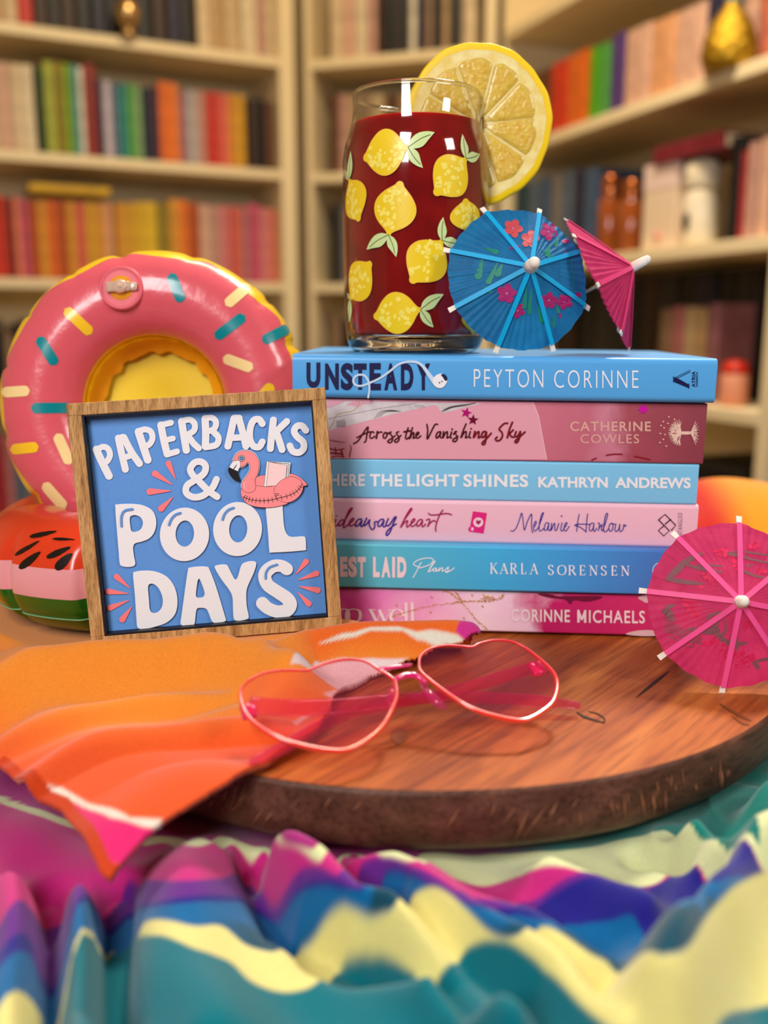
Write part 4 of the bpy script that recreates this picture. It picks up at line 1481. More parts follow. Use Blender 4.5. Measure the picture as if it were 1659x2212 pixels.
for st_, m_ in ((star(*C([(1062, 110)])[0], 12.5, 5.4, 0.25), mat('foil_pink_star', rgb(200, 20, 128), 0.3, 0.5, 0.3)), (star(*C([(1112, 163)])[0], 12.5, 5.4, 0.1), mat('foil_red_star', rgb(130, 10, 62), 0.3, 0.5, 0.3)),
                (star(1389.5, 884, 12, 6, 0.5, 6), mat('foil_magenta_star', rgb(232, 20, 190), 0.3, 0.5, 0.2))):
    b2.ink('confetti_star', [st_], m_, 0.00034)
b2.ink('author_lettering', [textbox('CATHERINE', 1231.6, 910.6, 1406, 931.8, 0.018, 1.15), textbox('COWLES', 1253.8, 938, 1380.4, 957.8, 0.004, 1.15)], M_ink_rosegold)
C = lambda p: sc(p, 1140, 860, 4.1475)
tree = [ribbon(C([(1365, 312), (1420, 308), (1470, 312)]), [6, 4.5, 6]), ribbon(C([(1365, 312), (1420, 318), (1470, 312)]), [5, 4, 5])]
rt = random.Random(5)
for k in range(17):
    a = math.radians(95 + k * 170 / 16)
    x1, y1 = 1350 + 105 * math.cos(a) + 15, 310 - 118 * math.sin(a)
    xm, ym = 1368 + (x1 - 1368) * 0.5 + rt.uniform(-6, 6), 310 + (y1 - 310) * 0.5 + rt.uniform(-6, 6)
    tree.append(ribbon(C([(1375, 310), (xm, ym), (x1, y1)]), [2.6, 1.9, 0.8]))
    for sd in (-1, 1):
        dx, dy = (x1 - 1375), (y1 - 310)
        x2, y2 = xm + dx * 0.38 - sd * dy * 0.16, ym + dy * 0.38 + sd * dx * 0.16
        tree.append(ribbon(C([(xm, ym), ((xm + x2) / 2 + sd, (ym + y2) / 2), (x2, y2)]), [1.7, 1.3, 0.7]))
for k in range(9):
    a = math.radians(-62 + k * 124 / 8)
    x1, y1 = 1470 + 68 * math.cos(a) * (0.85 + 0.3 * abs(math.sin(a))), 312 - 118 * math.sin(a)
    xm, ym = (1468 + x1) / 2 + rt.uniform(-5, 5), (312 + y1) / 2 + rt.uniform(-4, 4)
    tree.append(ribbon(C([(1462, 312), (xm, ym), (x1, y1)]), [2.4, 1.8, 0.8]))
    tree.append(ribbon(C([(xm, ym), (xm + 18, ym - 14)]), [1.4, 0.7]))
    tree.append(ribbon(C([(xm, ym), (xm + 18, ym + 10)]), [1.4, 0.7]))
for x, y in ((1265, 168), (1215, 210), (1195, 246), (1222, 267), (1188, 317), (1230, 327), (1215, 370), (1185, 398), (1242, 430), (1315, 190), (1256, 226)):
    tree.append(fill(ell(*C([(x, y)])[0], 1.9, 1.5, 0.5, 10)))
b2.ink('emblem', tree, mat('foil_peach', rgb(246, 204, 190), 0.4, 0.5, 0.1), 0.0002)
b2.ink('red_dash', [ribbon(C([(575, 555), (612, 538)]), 3.2), ribbon(C([(705, 512), (770, 503), (845, 503)]), 3.2), ribbon(C([(958, 522), (1020, 535), (1095, 552)]), 3.2)], mat('ink_deep_red', rgb(140, 12, 30), 0.45), 0.0002)

# 3 ---- sky blue book
b3 = Book('paperback', 'sky blue paperback lettered in bold white capitals, third from the top of the stack', 646, 1508, 994.5, 1081.2, 0.0, mat('cover_sky_blue', rgb(128, 200, 240), 0.4, 0.4))
b3.ink('title_lettering', [textbox('WHERE', 677, 1023.5, 788, 1050, 0.03, 1.1, 0.5), textbox('THE', 798.7, 1024, 869, 1050.5, 0.03, 1.1, 0.5), textbox('LIGHT', 879.5, 1024, 992, 1051, 0.03, 1.1, 0.5), textbox('SHINES', 1001, 1024.5, 1141, 1052, 0.03, 1.1, 0.5)], M_ink_white)
b3.ink('author_lettering', [textbox('KATHRYN', 1162.7, 1030, 1313, 1053, 0.035, 1.02, 0.8), textbox('ANDREWS', 1328.5, 1031, 1492, 1054.5, 0.035, 1.02, 0.8)], M_ink_white)

# 4 ---- pale pink book
b4 = Book('paperback', 'pale pink paperback with violet and magenta script title, fourth from the top', 640, 1507, 1081.2, 1175, 0.001, mat('cover_pale_pink', rgb(240, 188, 206), 0.4, 0.4), round_=0.0022)
C = lambda p: sc(p, 700, 1080, 4.608)
w4 = 3.0
mg = [[(-60, 110), (-70, 180), (-75, 260)], [(-100, 200), (-20, 170)], [(10, 90), (-10, 180), (-30, 260)],
      [(126, 158), (127, 159)], [(118, 195), (106, 240), (112, 262), (150, 238)],
      [(205, 205), (178, 198), (150, 225), (148, 252), (170, 250), (200, 215), (240, 150), (275, 95), (282, 80), (260, 92), (225, 165), (200, 240), (198, 275), (222, 262), (255, 232)],
      [(255, 232), (285, 210), (298, 188), (285, 184), (262, 210), (254, 245), (270, 258), (300, 245), (325, 225)]]
vi = [[(372, 190), (345, 192), (318, 225), (318, 260), (345, 250), (378, 200), (366, 250), (375, 265), (400, 240)],
      [(425, 180), (400, 235), (400, 256), (425, 240), (455, 195), (448, 240), (470, 288), (492, 290), (506, 255), (502, 225), (515, 215), (535, 218)],
      [(590, 192), (562, 196), (538, 228), (540, 262), (565, 255), (598, 200), (585, 250), (598, 268), (618, 250)],
      [(640, 185), (618, 240), (632, 258), (660, 235), (700, 175), (718, 172), (690, 230), (660, 310), (632, 350), (618, 345), (630, 310), (670, 270), (718, 238)]]
hm = [[(765, 272), (800, 190), (845, 110), (868, 82), (872, 95), (840, 140), (795, 205), (762, 272), (800, 225), (832, 205), (822, 245), (828, 270), (862, 240)],
      [(862, 240), (890, 218), (905, 195), (892, 188), (870, 215), (864, 250), (882, 264), (915, 240), (928, 225)],
      [(975, 195), (948, 198), (925, 228), (926, 260), (950, 252), (982, 205), (972, 250), (985, 266), (1010, 240)],
      [(1020, 200), (1045, 190), (1052, 210), (1030, 266), (1055, 230), (1090, 205), (1110, 215)],
      [(1182, 100), (1150, 150), (1120, 230), (1110, 280), (1114, 310)], [(1040, 132), (1060, 148), (1120, 148), (1200, 135), (1245, 138), (1268, 148)]]
b4.ink('title_lettering', [ribbon(C(p), w4) + (0,) for p in mg] + [ribbon(C(p), w4 + 0.3) + (1,) for p in vi] + [ribbon(C(p), w4) + (0,) for p in hm], [M_ink_mag, M_ink_violet])
b4.ink('picture_box', [fill(C([(1482, 112), (1622, 130), (1588, 335), (1445, 315)])), fill(C([(1440, 270), (1470, 268), (1475, 318), (1445, 315), (1436, 298)]))], M_hot, 0.0002)
b4.ink('picture_circle', [fill(ell(*C([(1535, 222)])[0], 10.8, 10.4)) + (0,), fill(cr(C([(1535, 245), (1510, 222), (1512, 202), (1528, 200), (1537, 212), (1548, 200), (1562, 208), (1558, 226)]), 4, True)) + (1,), fill(C([(1466, 272), (1490, 275), (1486, 306), (1462, 302)])) + (0,)],
       [mat('ink_pale_rose', rgb(250, 206, 222), 0.5), M_ink_mag], 0.00026)
C = lambda p: sc(p, 1060, 1080, 3.6065)
au = [[(155, 240), (175, 242), (200, 215), (225, 150), (240, 102), (250, 140), (262, 235), (285, 170), (318, 108), (318, 180), (322, 240), (330, 255)],
      [(335, 215), (355, 180), (350, 165), (338, 190), (336, 235), (350, 240), (372, 215)],
      [(372, 215), (395, 150), (412, 102), (398, 110), (380, 180), (378, 235), (392, 240), (415, 220)],
      [(448, 178), (430, 180), (418, 212), (422, 238), (440, 225), (454, 180), (448, 225), (458, 240), (470, 222)],
      [(475, 180), (470, 238), (490, 190), (500, 184), (500, 230), (508, 238), (520, 220), (530, 182)],
      [(556, 178), (546, 228), (556, 242), (572, 220)], [(552, 125), (553, 126)],
      [(572, 220), (592, 190), (592, 175), (578, 190), (572, 228), (586, 242), (612, 205)],
      [(690, 112), (678, 170), (670, 245)], [(660, 192), (700, 188), (770, 190)], [(755, 108), (748, 170), (742, 245)], [(745, 250), (710, 220), (680, 205), (655, 198)],
      [(800, 180), (780, 184), (768, 218), (776, 242), (795, 225), (806, 182), (800, 232), (810, 244), (825, 220)],
      [(835, 182), (846, 180), (848, 195), (838, 242), (846, 215), (868, 190)], [(868, 190), (862, 230), (872, 240)],
      [(872, 240), (895, 175), (912, 110), (898, 112), (884, 175), (880, 235), (895, 248), (918, 225)],
      [(940, 180), (925, 195), (922, 230), (936, 244), (950, 225), (950, 190), (940, 180), (965, 190)],
      [(975, 185), (968, 230), (978, 246), (998, 225), (1006, 186), (1004, 232), (1014, 246), (1032, 225), (1038, 190), (1045, 205), (1056, 195)]]
b4.ink('author_lettering', [ribbon(C(p), 2.0 if len(p) > 2 else 3.4) for p in au], M_ink_blue)
sq = [[(1308, 155), (1358, 112), (1442, 198), (1408, 235)], [(1308, 155), (1392, 240), (1348, 280), (1306, 238), (1345, 205)], [(1360, 188), (1402, 152)]]
b4.ink('publisher_mark', [ribbon(C(p), 2.6, False) for p in sq] + [textbox('ENTANGLED', 1464.5, 1108, 1474, 1162, -0.015, 1.15, rot90=True)], M_ink_black)

# 5 ---- teal to blue book
b5 = Book('paperback', 'teal to blue paperback with plain white capitals and one scripted word, fifth down', 640, 1482, 1179, 1276, 0.0075,
          ramp_mat('cover_teal_blue', [(-0.10, rgb(96, 190, 196)), (-0.05, rgb(86, 186, 214)), (0.0, rgb(64, 178, 232)), (0.045, rgb(66, 150, 222)), (0.10, rgb(62, 100, 184))]))
b5.ink('title_lettering', [textbox('B', 712, 1202, 730, 1246, 0.06), textbox('E', 734, 1202.5, 751, 1246, 0.06), textbox('S', 752, 1202, 771, 1247, 0.06), textbox('T', 772, 1203, 790, 1247, 0.06),
                           textbox('L', 805.7, 1203, 820, 1247, 0.06), textbox('A', 824, 1203, 843.5, 1247.5, 0.06), textbox('I', 847, 1203, 853.5, 1247.5, 0.0), textbox('D', 858, 1203, 878, 1248, 0.06)], M_ink_pale)
C = lambda p: sc(p, 700, 1165, 4.608)
b5.ink('script_lettering', [ribbon(C(p), 2.0) for p in [
    [(968, 230), (945, 270), (915, 330), (886, 380)], [(945, 275), (905, 262), (892, 240), (940, 205), (1010, 188), (1070, 190), (1085, 215), (1055, 250), (990, 275), (950, 285)],
    [(1035, 320), (1070, 270), (1105, 220), (1095, 225), (1055, 285), (1040, 322), (1065, 312), (1085, 295)],
    [(1115, 285), (1095, 290), (1085, 312), (1100, 318), (1122, 290), (1115, 318), (1135, 308)], [(1150, 285), (1138, 318), (1165, 290), (1180, 285), (1175, 318), (1200, 305)],
    [(1205, 305), (1240, 275), (1232, 295), (1240, 320), (1215, 330), (1210, 320), (1250, 318), (1295, 285)]]], M_ink_white)


def serif(ch, x0, y0, w, h, T=3.0, t=1.3):
    """roman capital with thick stems, thin strokes and serifs, in a box"""
    P = lambda u, v: (x0 + u * w, y0 + v * h)
    S = lambda u, v, k=0.16: ribbon([P(u - k, v), P(u + k, v)], t * 0.9, False, False)
    st = lambda u: ribbon([P(u, 0), P(u, 1)], T, False, False)
    thin = lambda a, b: ribbon([P(*a), P(*b)], t, False, False)
    thick = lambda a, b: ribbon([P(*a), P(*b)], T, False, False)
    arc = lambda pts: ribbon([P(*p) for p in pts], T, True, False, (T, t))
    D = {
        'K': [st(.18), S(.18, 0), S(.18, 1), thin((.82, 0), (.22, .55)), thick((.40, .42), (.9, 1)), S(.82, 0, .12), S(.9, 1, .12)],
        'A': [thin((.1, 1), (.5, 0)), thick((.48, 0), (.86, 1)), thin((.24, .64), (.72, .64)), S(.1, 1), S(.87, 1)],
        'R': [st(.18), S(.18, 0), S(.18, 1), arc([(.2, .02), (.55, .03), (.72, .25), (.58, .46), (.22, .5)]), thick((.45, .5), (.88, 1)), S(.88, 1, .12)],
        'L': [st(.25), S(.25, 0), S(.25, 1), thin((.2, 1), (.88, 1)), thin((.88, .78), (.88, 1))],
        'S': [arc([(.82, .2), (.7, .04), (.45, 0), (.22, .12), (.24, .34), (.5, .48), (.78, .62), (.82, .86), (.55, 1), (.3, .97), (.15, .78)])],
        'O': [arc([(.5, 0), (.2, .12), (.06, .5), (.2, .88), (.5, 1), (.8, .88), (.94, .5), (.8, .12), (.5, 0)])],
        'E': [st(.22), S(.22, 0), S(.22, 1), thin((.2, .01), (.82, .01)), thin((.2, .5), (.68, .5)), thin((.2, .99), (.88, .99)), thin((.82, 0), (.82, .2)), thin((.88, .8), (.88, 1)), thin((.68, .4), (.68, .6))],
        'N': [thin((.16, 0), (.16, 1)), thick((.16, 0), (.86, 1)), thin((.86, 0), (.86, 1)), S(.1, 0), S(.16, 1), S(.86, 0)],
    }
    return D[ch]


ks = []
for word, x0, x1, y0, y1 in (('KARLA', 1057, 1165, 1216.5, 1240), ('SORENSEN', 1180, 1363, 1221, 1242.5)):
    st = (x1 - x0) / len(word)
    for i, ch in enumerate(word):
        ww = st * (0.78 if ch not in 'OA' else 0.86) * (0.82 if ch in 'SEL' else 1)
        ks += serif(ch, x0 + st * i + (st - ww) * 0.3, y0 + (i * 0.25), ww, y1 - y0 - 1)
b5.ink('author_lettering', ks, M_ink_white)
b5.ink('publisher_mark', [ribbon(ell(1425, 1233, 15, 17, 0, 30) + [(1440, 1233)], 1.3, False)], M_ink_white)

# 6 ---- pink watercolour book
b6 = Book('paperback', 'pink watercolour paperback with gold flecks, bottom of the stack on the wooden board', 640, 1478, 1276, 1363.5, 0.005,
          ramp_mat('cover_watercolour', [(-0.13, rgb(236, 170, 206)), (-0.075, rgb(226, 130, 186)), (-0.055, rgb(208, 60, 150)), (-0.03, rgb(228, 130, 190)), (-0.005, rgb(238, 176, 212)), (0.02, rgb(246, 214, 230)), (0.04, rgb(240, 200, 220)), (0.052, rgb(196, 26, 104)), (0.14, rgb(204, 50, 100))], 'X', (45, 0.05)))
C = lambda p: sc(p, 700, 1265, 3.95)
g6 = []
for line in ([(1020, 45), (1090, 75), (1160, 130), (1230, 205), (1310, 300), (1390, 372)], [(590, 265), (690, 230), (800, 195), (930, 168), (1080, 150), (1180, 135), (1300, 130), (1420, 125), (1500, 105), (1530, 75)], [(1115, 50), (1150, 95), (1170, 130)]):
    q = cr(line, 14)
    for i, (x, y) in enumerate(q):
        r0 = rt.uniform(3, 8)
        g6.append(fill(ell(*C([(x + rt.uniform(-6, 6), y + rt.uniform(-6, 6))])[0], r0 / 3.95, r0 * 0.7 / 3.95, rt.random() * 3, 7)))
for k in range(40):
    g6.append(fill(ell(*C([(1395 + rt.gauss(0, 26), 100 + rt.gauss(0, 14))])[0], rt.uniform(.8, 2), rt.uniform(.6, 1.4), rt.random() * 3, 7)))
for x, y in ((615, 165), (905, 225), (545, 292), (1260, 80), (915, 95), (1190, 275), (1350, 175)):
    g6.append(fill(ell(*C([(x, y)])[0], 2.2, 1.8, 0.3, 8)))
b6.ink('gold_flecks', g6, M_gold, 0.00016)
b6.ink('dark_splash', [fill(cr([(1160, 1283), (1178, 1282), (1195, 1285), (1205, 1288), (1250, 1288), (1300, 1288), (1290, 1296), (1265, 1300), (1240, 1297), (1232, 1306), (1222, 1296), (1200, 1293), (1180, 1290)], 3, True))], mat('ink_wine', rgb(110, 10, 54), 0.5), 0.00012)
b6.ink('pale_petal', [fill(cr([(1378, 1291), (1392, 1286), (1402, 1287), (1410, 1300), (1396, 1302), (1386, 1297)], 4, True)), fill(cr([(1352, 1370), (1372, 1363), (1400, 1361), (1420, 1364), (1425, 1372), (1390, 1374)], 4, True))], mat('ink_grey_pink', rgb(214, 176, 178), 0.5), 0.00014)


def nib(pts):
    return ribbon(C(pts), 4, True, False, (7.2, 1.6))


b6.ink('title_lettering', [nib([(165, 200), (130, 215), (120, 250), (135, 300), (170, 308), (205, 290), (208, 235), (190, 205), (165, 200)]),
                           nib([(250, 200), (205, 212), (190, 255), (205, 300), (245, 312), (295, 295), (310, 250), (295, 212), (250, 200)]),
                           ribbon(C([(395, 205), (450, 312)]), 6.5, False, False), ribbon(C([(450, 312), (485, 215)]), 1.7, False, False), ribbon(C([(470, 205), (520, 312)]), 6.5, False, False), ribbon(C([(520, 312), (565, 208)]), 1.7, False, False),
                           ribbon(C([(378, 205), (440, 205)]), 1.6, False, False), ribbon(C([(545, 207), (590, 207)]), 1.6, False, False),
                           nib([(575, 258), (670, 258), (668, 225), (625, 203), (585, 222), (570, 260), (585, 305), (630, 318), (672, 300)]),
                           ribbon(C([(700, 145), (702, 318)]), 6.4, False, False), ribbon(C([(752, 145), (756, 318)]), 6.4, False, False),
                           ribbon(C([(684, 150), (700, 147)]), 2, False, False), ribbon(C([(736, 150), (752, 147)]), 2, False, False), ribbon(C([(684, 319), (722, 319)]), 1.8, False, False), ribbon(C([(736, 320), (778, 321)]), 1.8, False, False)], M_ink_pale, 0.0003)
b6.ink('author_lettering', [textbox('CORINNE', 1104.7, 1315.5, 1231, 1343, 0.02, 1.15, 1.5), ribbon([(1249.5, 1345), (1249.5, 1317.5)], 5, False, False), ribbon([(1264, 1345.3), (1264, 1317.8)], 5, False, False), ribbon([(1249, 1318.5), (1256.7, 1339)], 4.4, False, False), ribbon([(1264.5, 1318.5), (1256.7, 1339)], 4.4, False, False),
                            textbox('ICHAELS', 1272, 1317.8, 1393, 1345.5, 0.016, 1.15, 1.5)], M_ink_pale, 0.0003)


# ---------------------------------------------------------------- wooden sign

def sign():
    r = thing('wall_sign', 'wood framed blue sign lettered PAPERBACKS & POOL DAYS with a flamingo float', 'sign', SGM @ Vector((0, -SH / 2, -SD / 2)))
    hw, hh = SW / 2, SH / 2
    bw, bt = 0.0064, 0.0056
    mv = wood('sign_frame_wood', rgb(150, 106, 58), rgb(192, 146, 90), rgb(212, 168, 112), 300, (0, -math.pi / 2, 0), 9, 0.6, 0.3, 0, (0.5, 0.42, 0.34))
    inner = mat('frame_black_edge', rgb(20, 18, 26), 0.5)
    for nm, lo, hi in (('frame_rail', (-hw, hh - bt, -SD), (hw, hh, 0)), ('frame_rail', (-hw, -hh, -SD), (hw, -hh + bt, 0)),
                       ('frame_stile', (-hw, -hh + bt, -SD), (-hw + bw, hh - bt, 0)), ('frame_stile', (hw - bw, -hh + bt, -SD), (hw, hh - bt, 0))):
        part(nm, MB().bbox(lo, hi, 0.0003, 0, SGM, 1), mv, r, False)
    e = MB()
    ix, iy, k = hw - bw, hh - bt, 0.0006
    e.box((-ix, iy - k, -0.0055), (ix, iy, -0.0001), 0, SGM).box((-ix, -iy, -0.0055), (ix, -iy + k * 1.6, -0.0001), 0, SGM)
    e.box((-ix, -iy, -0.0055), (-ix + k * 1.6, iy, -0.0001), 0, SGM).box((ix - k, -iy, -0.0055), (ix, iy, -0.0001), 0, SGM)
    part('frame_inner_edge', e, inner, r, False)
    face = mat('sign_blue', rgb(92, 148, 218), 0.5, 0.3, noise=(700, rgb(98, 152, 222), 0.2))
    part('face_panel', MB().box((-ix, -iy, -0.0085), (ix, iy, -0.0055), 0, SGM), face, r, False)
    P0 = SGM @ Vector((0, 0, -0.0054))

    def at(off):
        P = P0 + sgn * off
        fn = lambda x, y: onP(140 + x / 2.765, 830 + y / 2.765, P, sgn)
        fn.n = sgn
        return fn

    white = mat('sign_white_lettering', rgb(236, 236, 240), 0.5, 0.3)
    g = MB()
    letters = [
        ([(188, 390), (225, 470), (264, 548)], 46), ([(192, 392), (228, 374), (258, 386), (270, 422), (254, 458), (226, 474)], 36),
        ([(320, 322), (340, 415), (362, 508)], 42), ([(322, 322), (350, 314), (362, 330)], 34), ([(352, 318), (398, 405), (446, 474)], 42), ([(345, 442), (400, 424)], 36),
        ([(440, 284), (468, 370), (496, 452)], 46), ([(442, 280), (480, 270), (514, 284), (524, 322), (506, 358), (474, 374)], 36),
        ([(574, 244), (592, 335), (612, 416)], 44), ([(576, 244), (634, 230)], 36), ([(594, 336), (646, 324)], 34), ([(610, 420), (670, 402)], 36),
        ([(698, 222), (712, 310), (726, 394)], 44), ([(700, 220), (748, 212), (776, 238), (770, 278), (724, 306)], 36), ([(738, 310), (768, 352), (800, 382)], 38),
        ([(838, 206), (842, 290), (840, 372)], 44), ([(840, 202), (882, 202), (904, 230), (890, 268), (846, 284)], 36), ([(886, 282), (918, 320), (904, 362), (842, 376)], 38),
        ([(1010, 205), (992, 290), (974, 370)], 42), ([(1012, 202), (1042, 202)], 40), ([(1040, 205), (1064, 290), (1082, 370)], 42), ([(1000, 320), (1056, 318)], 38),
        ([(1180, 236), (1160, 210), (1128, 216), (1108, 260), (1106, 325), (1126, 368), (1160, 374), (1180, 344)], 40),
        ([(1246, 214), (1236, 300), (1228, 384)], 42), ([(1326, 222), (1284, 262), (1240, 306)], 40), ([(1262, 284), (1282, 340), (1298, 390)], 42),
        ([(1440, 276), (1418, 250), (1388, 250), (1370, 280), (1388, 314), (1424, 346), (1426, 384), (1398, 408), (1362, 400), (1344, 368)], 40),
        ([(906, 568), (880, 620), (822, 666), (766, 674), (726, 648), (730, 606), (774, 574), (828, 536), (842, 492), (816, 464), (776, 468), (750, 504), (764, 542), (808, 586), (858, 636), (910, 672)], 40),
    ]
    i = 0
    for p, w in letters:
        g.flat(ribbon(p, w), at(0.00030 + i * 0.00002))
        i += 1
    o_P = cr([(302, 735), (312, 718), (400, 714), (470, 724), (525, 757), (546, 815), (538, 875), (508, 918), (460, 940), (418, 952), (408, 980), (414, 1030), (421, 1068), (412, 1085), (380, 1092), (342, 1086), (328, 1068), (322, 1000), (312, 880)], 4, True)
    h_P = cr([(388, 802), (398, 786), (425, 782), (455, 797), (467, 830), (454, 865), (425, 880), (400, 878), (392, 850)], 4, True)
    o_L = cr([(1200, 736), (1205, 725), (1295, 725), (1301, 738), (1310, 850), (1330, 900), (1362, 912), (1424, 908), (1438, 924), (1440, 978), (1424, 993), (1242, 1005), (1222, 994), (1215, 900)], 3, True)
    o_D = cr([(408, 1138), (420, 1120), (470, 1113), (540, 1118), (610, 1150), (655, 1210), (673, 1290), (660, 1370), (610, 1422), (540, 1448), (482, 1460), (446, 1460), (432, 1444), (428, 1400), (418, 1250)], 4, True)
    h_D = cr([(497, 1215), (508, 1193), (535, 1195), (565, 1225), (585, 1280), (580, 1330), (555, 1360), (525, 1365), (508, 1345), (503, 1290)], 4, True)
    o_A = cr([(735, 1112), (748, 1095), (800, 1088), (848, 1090), (864, 1106), (904, 1210), (958, 1390), (962, 1410), (944, 1420), (898, 1425), (878, 1413), (860, 1368), (843, 1340), (800, 1336), (785, 1352), (779, 1400), (773, 1434), (752, 1442), (708, 1442), (691, 1428), (696, 1390), (715, 1250)], 3, True)
    h_A = cr([(796, 1168), (805, 1164), (820, 1196), (835, 1244), (828, 1268), (800, 1275), (785, 1268), (784, 1240), (790, 1195)], 4, True)
    o_Y = cr([(896, 1096), (912, 1080), (958, 1076), (974, 1087), (1000, 1138), (1018, 1166), (1034, 1148), (1050, 1092), (1066, 1068), (1108, 1056), (1138, 1060), (1143, 1080), (1125, 1135), (1095, 1200), (1084, 1245), (1086, 1320), (1098, 1380), (1094, 1400), (1060, 1410), (1026, 1412), (1010, 1400), (1005, 1350), (1002, 1275), (984, 1230), (938, 1168)], 3, True)
    for o, h in ((o_P, [h_P]), (ell(715, 897, 147, 160, 0.1, 56), [ell(717, 892, 55, 78, 0.06, 40)]), (ell(1032, 865, 146, 162, 0.1, 56), [ell(1036, 864, 54, 81, 0.06, 40)]), (o_L, []), (o_D, [h_D]), (o_A, [h_A]), (o_Y, [])):
        g.flat(fill(o, h), at(0.00030 + i * 0.00002))
        i += 1
    g.flat(ribbon([(1326, 1104), (1296, 1086), (1250, 1086), (1208, 1114), (1194, 1150), (1214, 1200), (1270, 1240), (1326, 1278), (1346, 1314), (1326, 1350), (1270, 1358), (1214, 1338), (1180, 1308)], [74, 72, 76, 80, 78, 76, 76, 78, 82, 80, 74, 74, 76]), at(0.00030 + i * 0.00002))
    part('lettering', g, white, r, False)
    g = MB()
    for p in ([(338, 848), (337, 800), (346, 768), (366, 752), (404, 746)], [(622, 840), (636, 806), (660, 780), (690, 769)], [(942, 808), (954, 776), (978, 750), (1008, 738)], [(1200, 1160), (1202, 1126), (1224, 1094), (1268, 1077)]):
        g.flat(ribbon(p, 14), at(0.0014))
    part('lettering_highlight', g, face, r, False)
    # pink rays, each raised drop its own
    coral = mat('sign_coral', rgb(250, 128, 132), 0.4, 0.3)
    for a, b, w in (((662, 568), (612, 458), 36), ((642, 600), (522, 524), 38), ((634, 637), (488, 642), 40), ((646, 674), (562, 756), 38), ((388, 1217), (296, 1138), 36), ((380, 1251), (244, 1236), 36), ((384, 1290), (254, 1342), 36), ((400, 1329), (332, 1420), 38),
                    ((1380, 1134), (1452, 1046), 36), ((1394, 1170), (1520, 1124), 36), ((1397, 1207), (1528, 1234), 36), ((1392, 1244), (1470, 1324), 36)):
        part('ray_mark', MB().flat(drop(a, b, w), at(0.0004)), coral, r, False)
    # flamingo float illustration
    Pf = P0

    def fl(off):
        P = P0 + sgn * off
        return lambda x, y: onP(480 + x / 8.295, 940 + y / 8.295, P, sgn)

    blk = mat('sign_black_ink', rgb(16, 12, 18), 0.5)
    pnk = mat('sign_flamingo_pink', rgb(252, 146, 150), 0.45)
    pale = mat('sign_pale_pink', rgb(250, 214, 214), 0.45)
    eye = mat('sign_eye_blue', rgb(100, 150, 206), 0.45)
    ms = [blk, pnk, pale, white, eye]
    neck = cr([(195, 465), (215, 400), (260, 330), (330, 290), (400, 278), (500, 290), (580, 340), (640, 430), (660, 520), (650, 620), (620, 720), (592, 780), (585, 850), (600, 910), (590, 970), (540, 1015), (470, 1030), (400, 1010), (360, 960), (352, 880), (375, 820), (430, 740), (480, 670), (505, 600), (500, 530), (470, 490), (442, 492), (420, 525), (380, 552), (325, 570), (322, 520), (300, 460), (250, 460)], 3, True)
    ring = cr([(345, 960), (335, 1030), (350, 1100), (400, 1180), (480, 1240), (600, 1280), (750, 1295), (900, 1290), (1050, 1262), (1180, 1205), (1120, 1050), (1000, 920), (850, 925), (700, 922), (560, 895), (420, 880)], 4, True)
    back = cr([(585, 800), (640, 742), (760, 716), (1000, 690), (1210, 690), (1330, 722), (1430, 790), (1520, 885), (1450, 912), (1300, 940), (1000, 940), (700, 915), (600, 905)], 3, True)
    wing = cr([(940, 960), (990, 880), (1080, 800), (1200, 750), (1300, 757), (1390, 805), (1440, 885), (1445, 960), (1400, 1060), (1310, 1150), (1180, 1205), (1050, 1180), (975, 1130), (937, 1050)], 4, True)
    bk = [(800, 470), (1225, 490), (1195, 770), (960, 910), (750, 918)]
    bf = [(838, 482), (1160, 545), (1130, 775), (965, 905), (796, 916)]
    beakw = cr([(195, 470), (250, 462), (300, 455), (320, 480), (322, 560), (300, 600), (270, 655), (205, 625), (135, 585), (150, 530)], 3, True)
    beakb = cr([(135, 585), (205, 622), (270, 650), (280, 700), (310, 780), (316, 812), (300, 825), (240, 810), (170, 750), (120, 670), (114, 610)], 3, True)
    layers = []

    def shape(o, mi, line=12):
        layers.append((ribbon(list(o) + [o[0]], line, False), 0))
        layers.append((fill(o), mi))

    def line(p, w=8):
        layers.append((ribbon(p, w), 0))

    shape(back, 1)
    shape(bk, 3)
    layers.append((fill([(1165, 560), (1200, 520), (1190, 765), (1140, 790)]), 3))
    shape(bf, 2)
    line([(1165, 540), (1150, 765)])
    line([(1198, 515), (1178, 755)])
    line([(850, 482), (1198, 515)])
    shape(ring, 1)
    shape(wing, 1)
    shape(neck, 1)
    shape(beakw, 3)
    shape(beakb, 0)
    line([(268, 520), (235, 565), (205, 612)], [4, 16, 16])
    layers.append((fill(ell(347, 415, 60, 58)), 0))
    layers.append((fill(ell(347, 415, 50, 48)), 3))
    layers.append((fill(ell(347, 415, 40, 38)), 0))
    layers.append((fill(ell(347, 415, 28, 26)), 4))
    layers.append((ribbon([(425, 810), (395, 860), (392, 920), (418, 975)], [3, 12, 12, 3]), 2))
    seam = cr([(370, 1100), (450, 1135), (560, 1165), (700, 1175), (850, 1165), (1000, 1130), (1180, 1085), (1300, 1030), (1390, 950), (1430, 870)], 6)
    line(seam[::3], 9)
    for q in range(2, len(seam) - 3, 3):
        a, b = Vector(seam[q - 1]), Vector(seam[q + 1])
        t = (b - a).normalized()
        n = Vector((-t.y, t.x))
        c = Vector(seam[q])
        layers.append((ribbon([tuple(c - n * 45), tuple(c + n * 45)], 7), 0))
    for y in (1048, 1080):
        layers.append((ribbon([(945, y), (1015, y - 2)], 7), 0))
    g = MB()
    g.flat(ribbon(neck + [neck[0]], 34, False), fl(0.0011), 3)
    for q, (d, mi) in enumerate(layers):
        g.flat(d, fl(0.0012 + q * 0.000012), mi)
    part('flamingo_picture', g, ms, r, False)


sign()


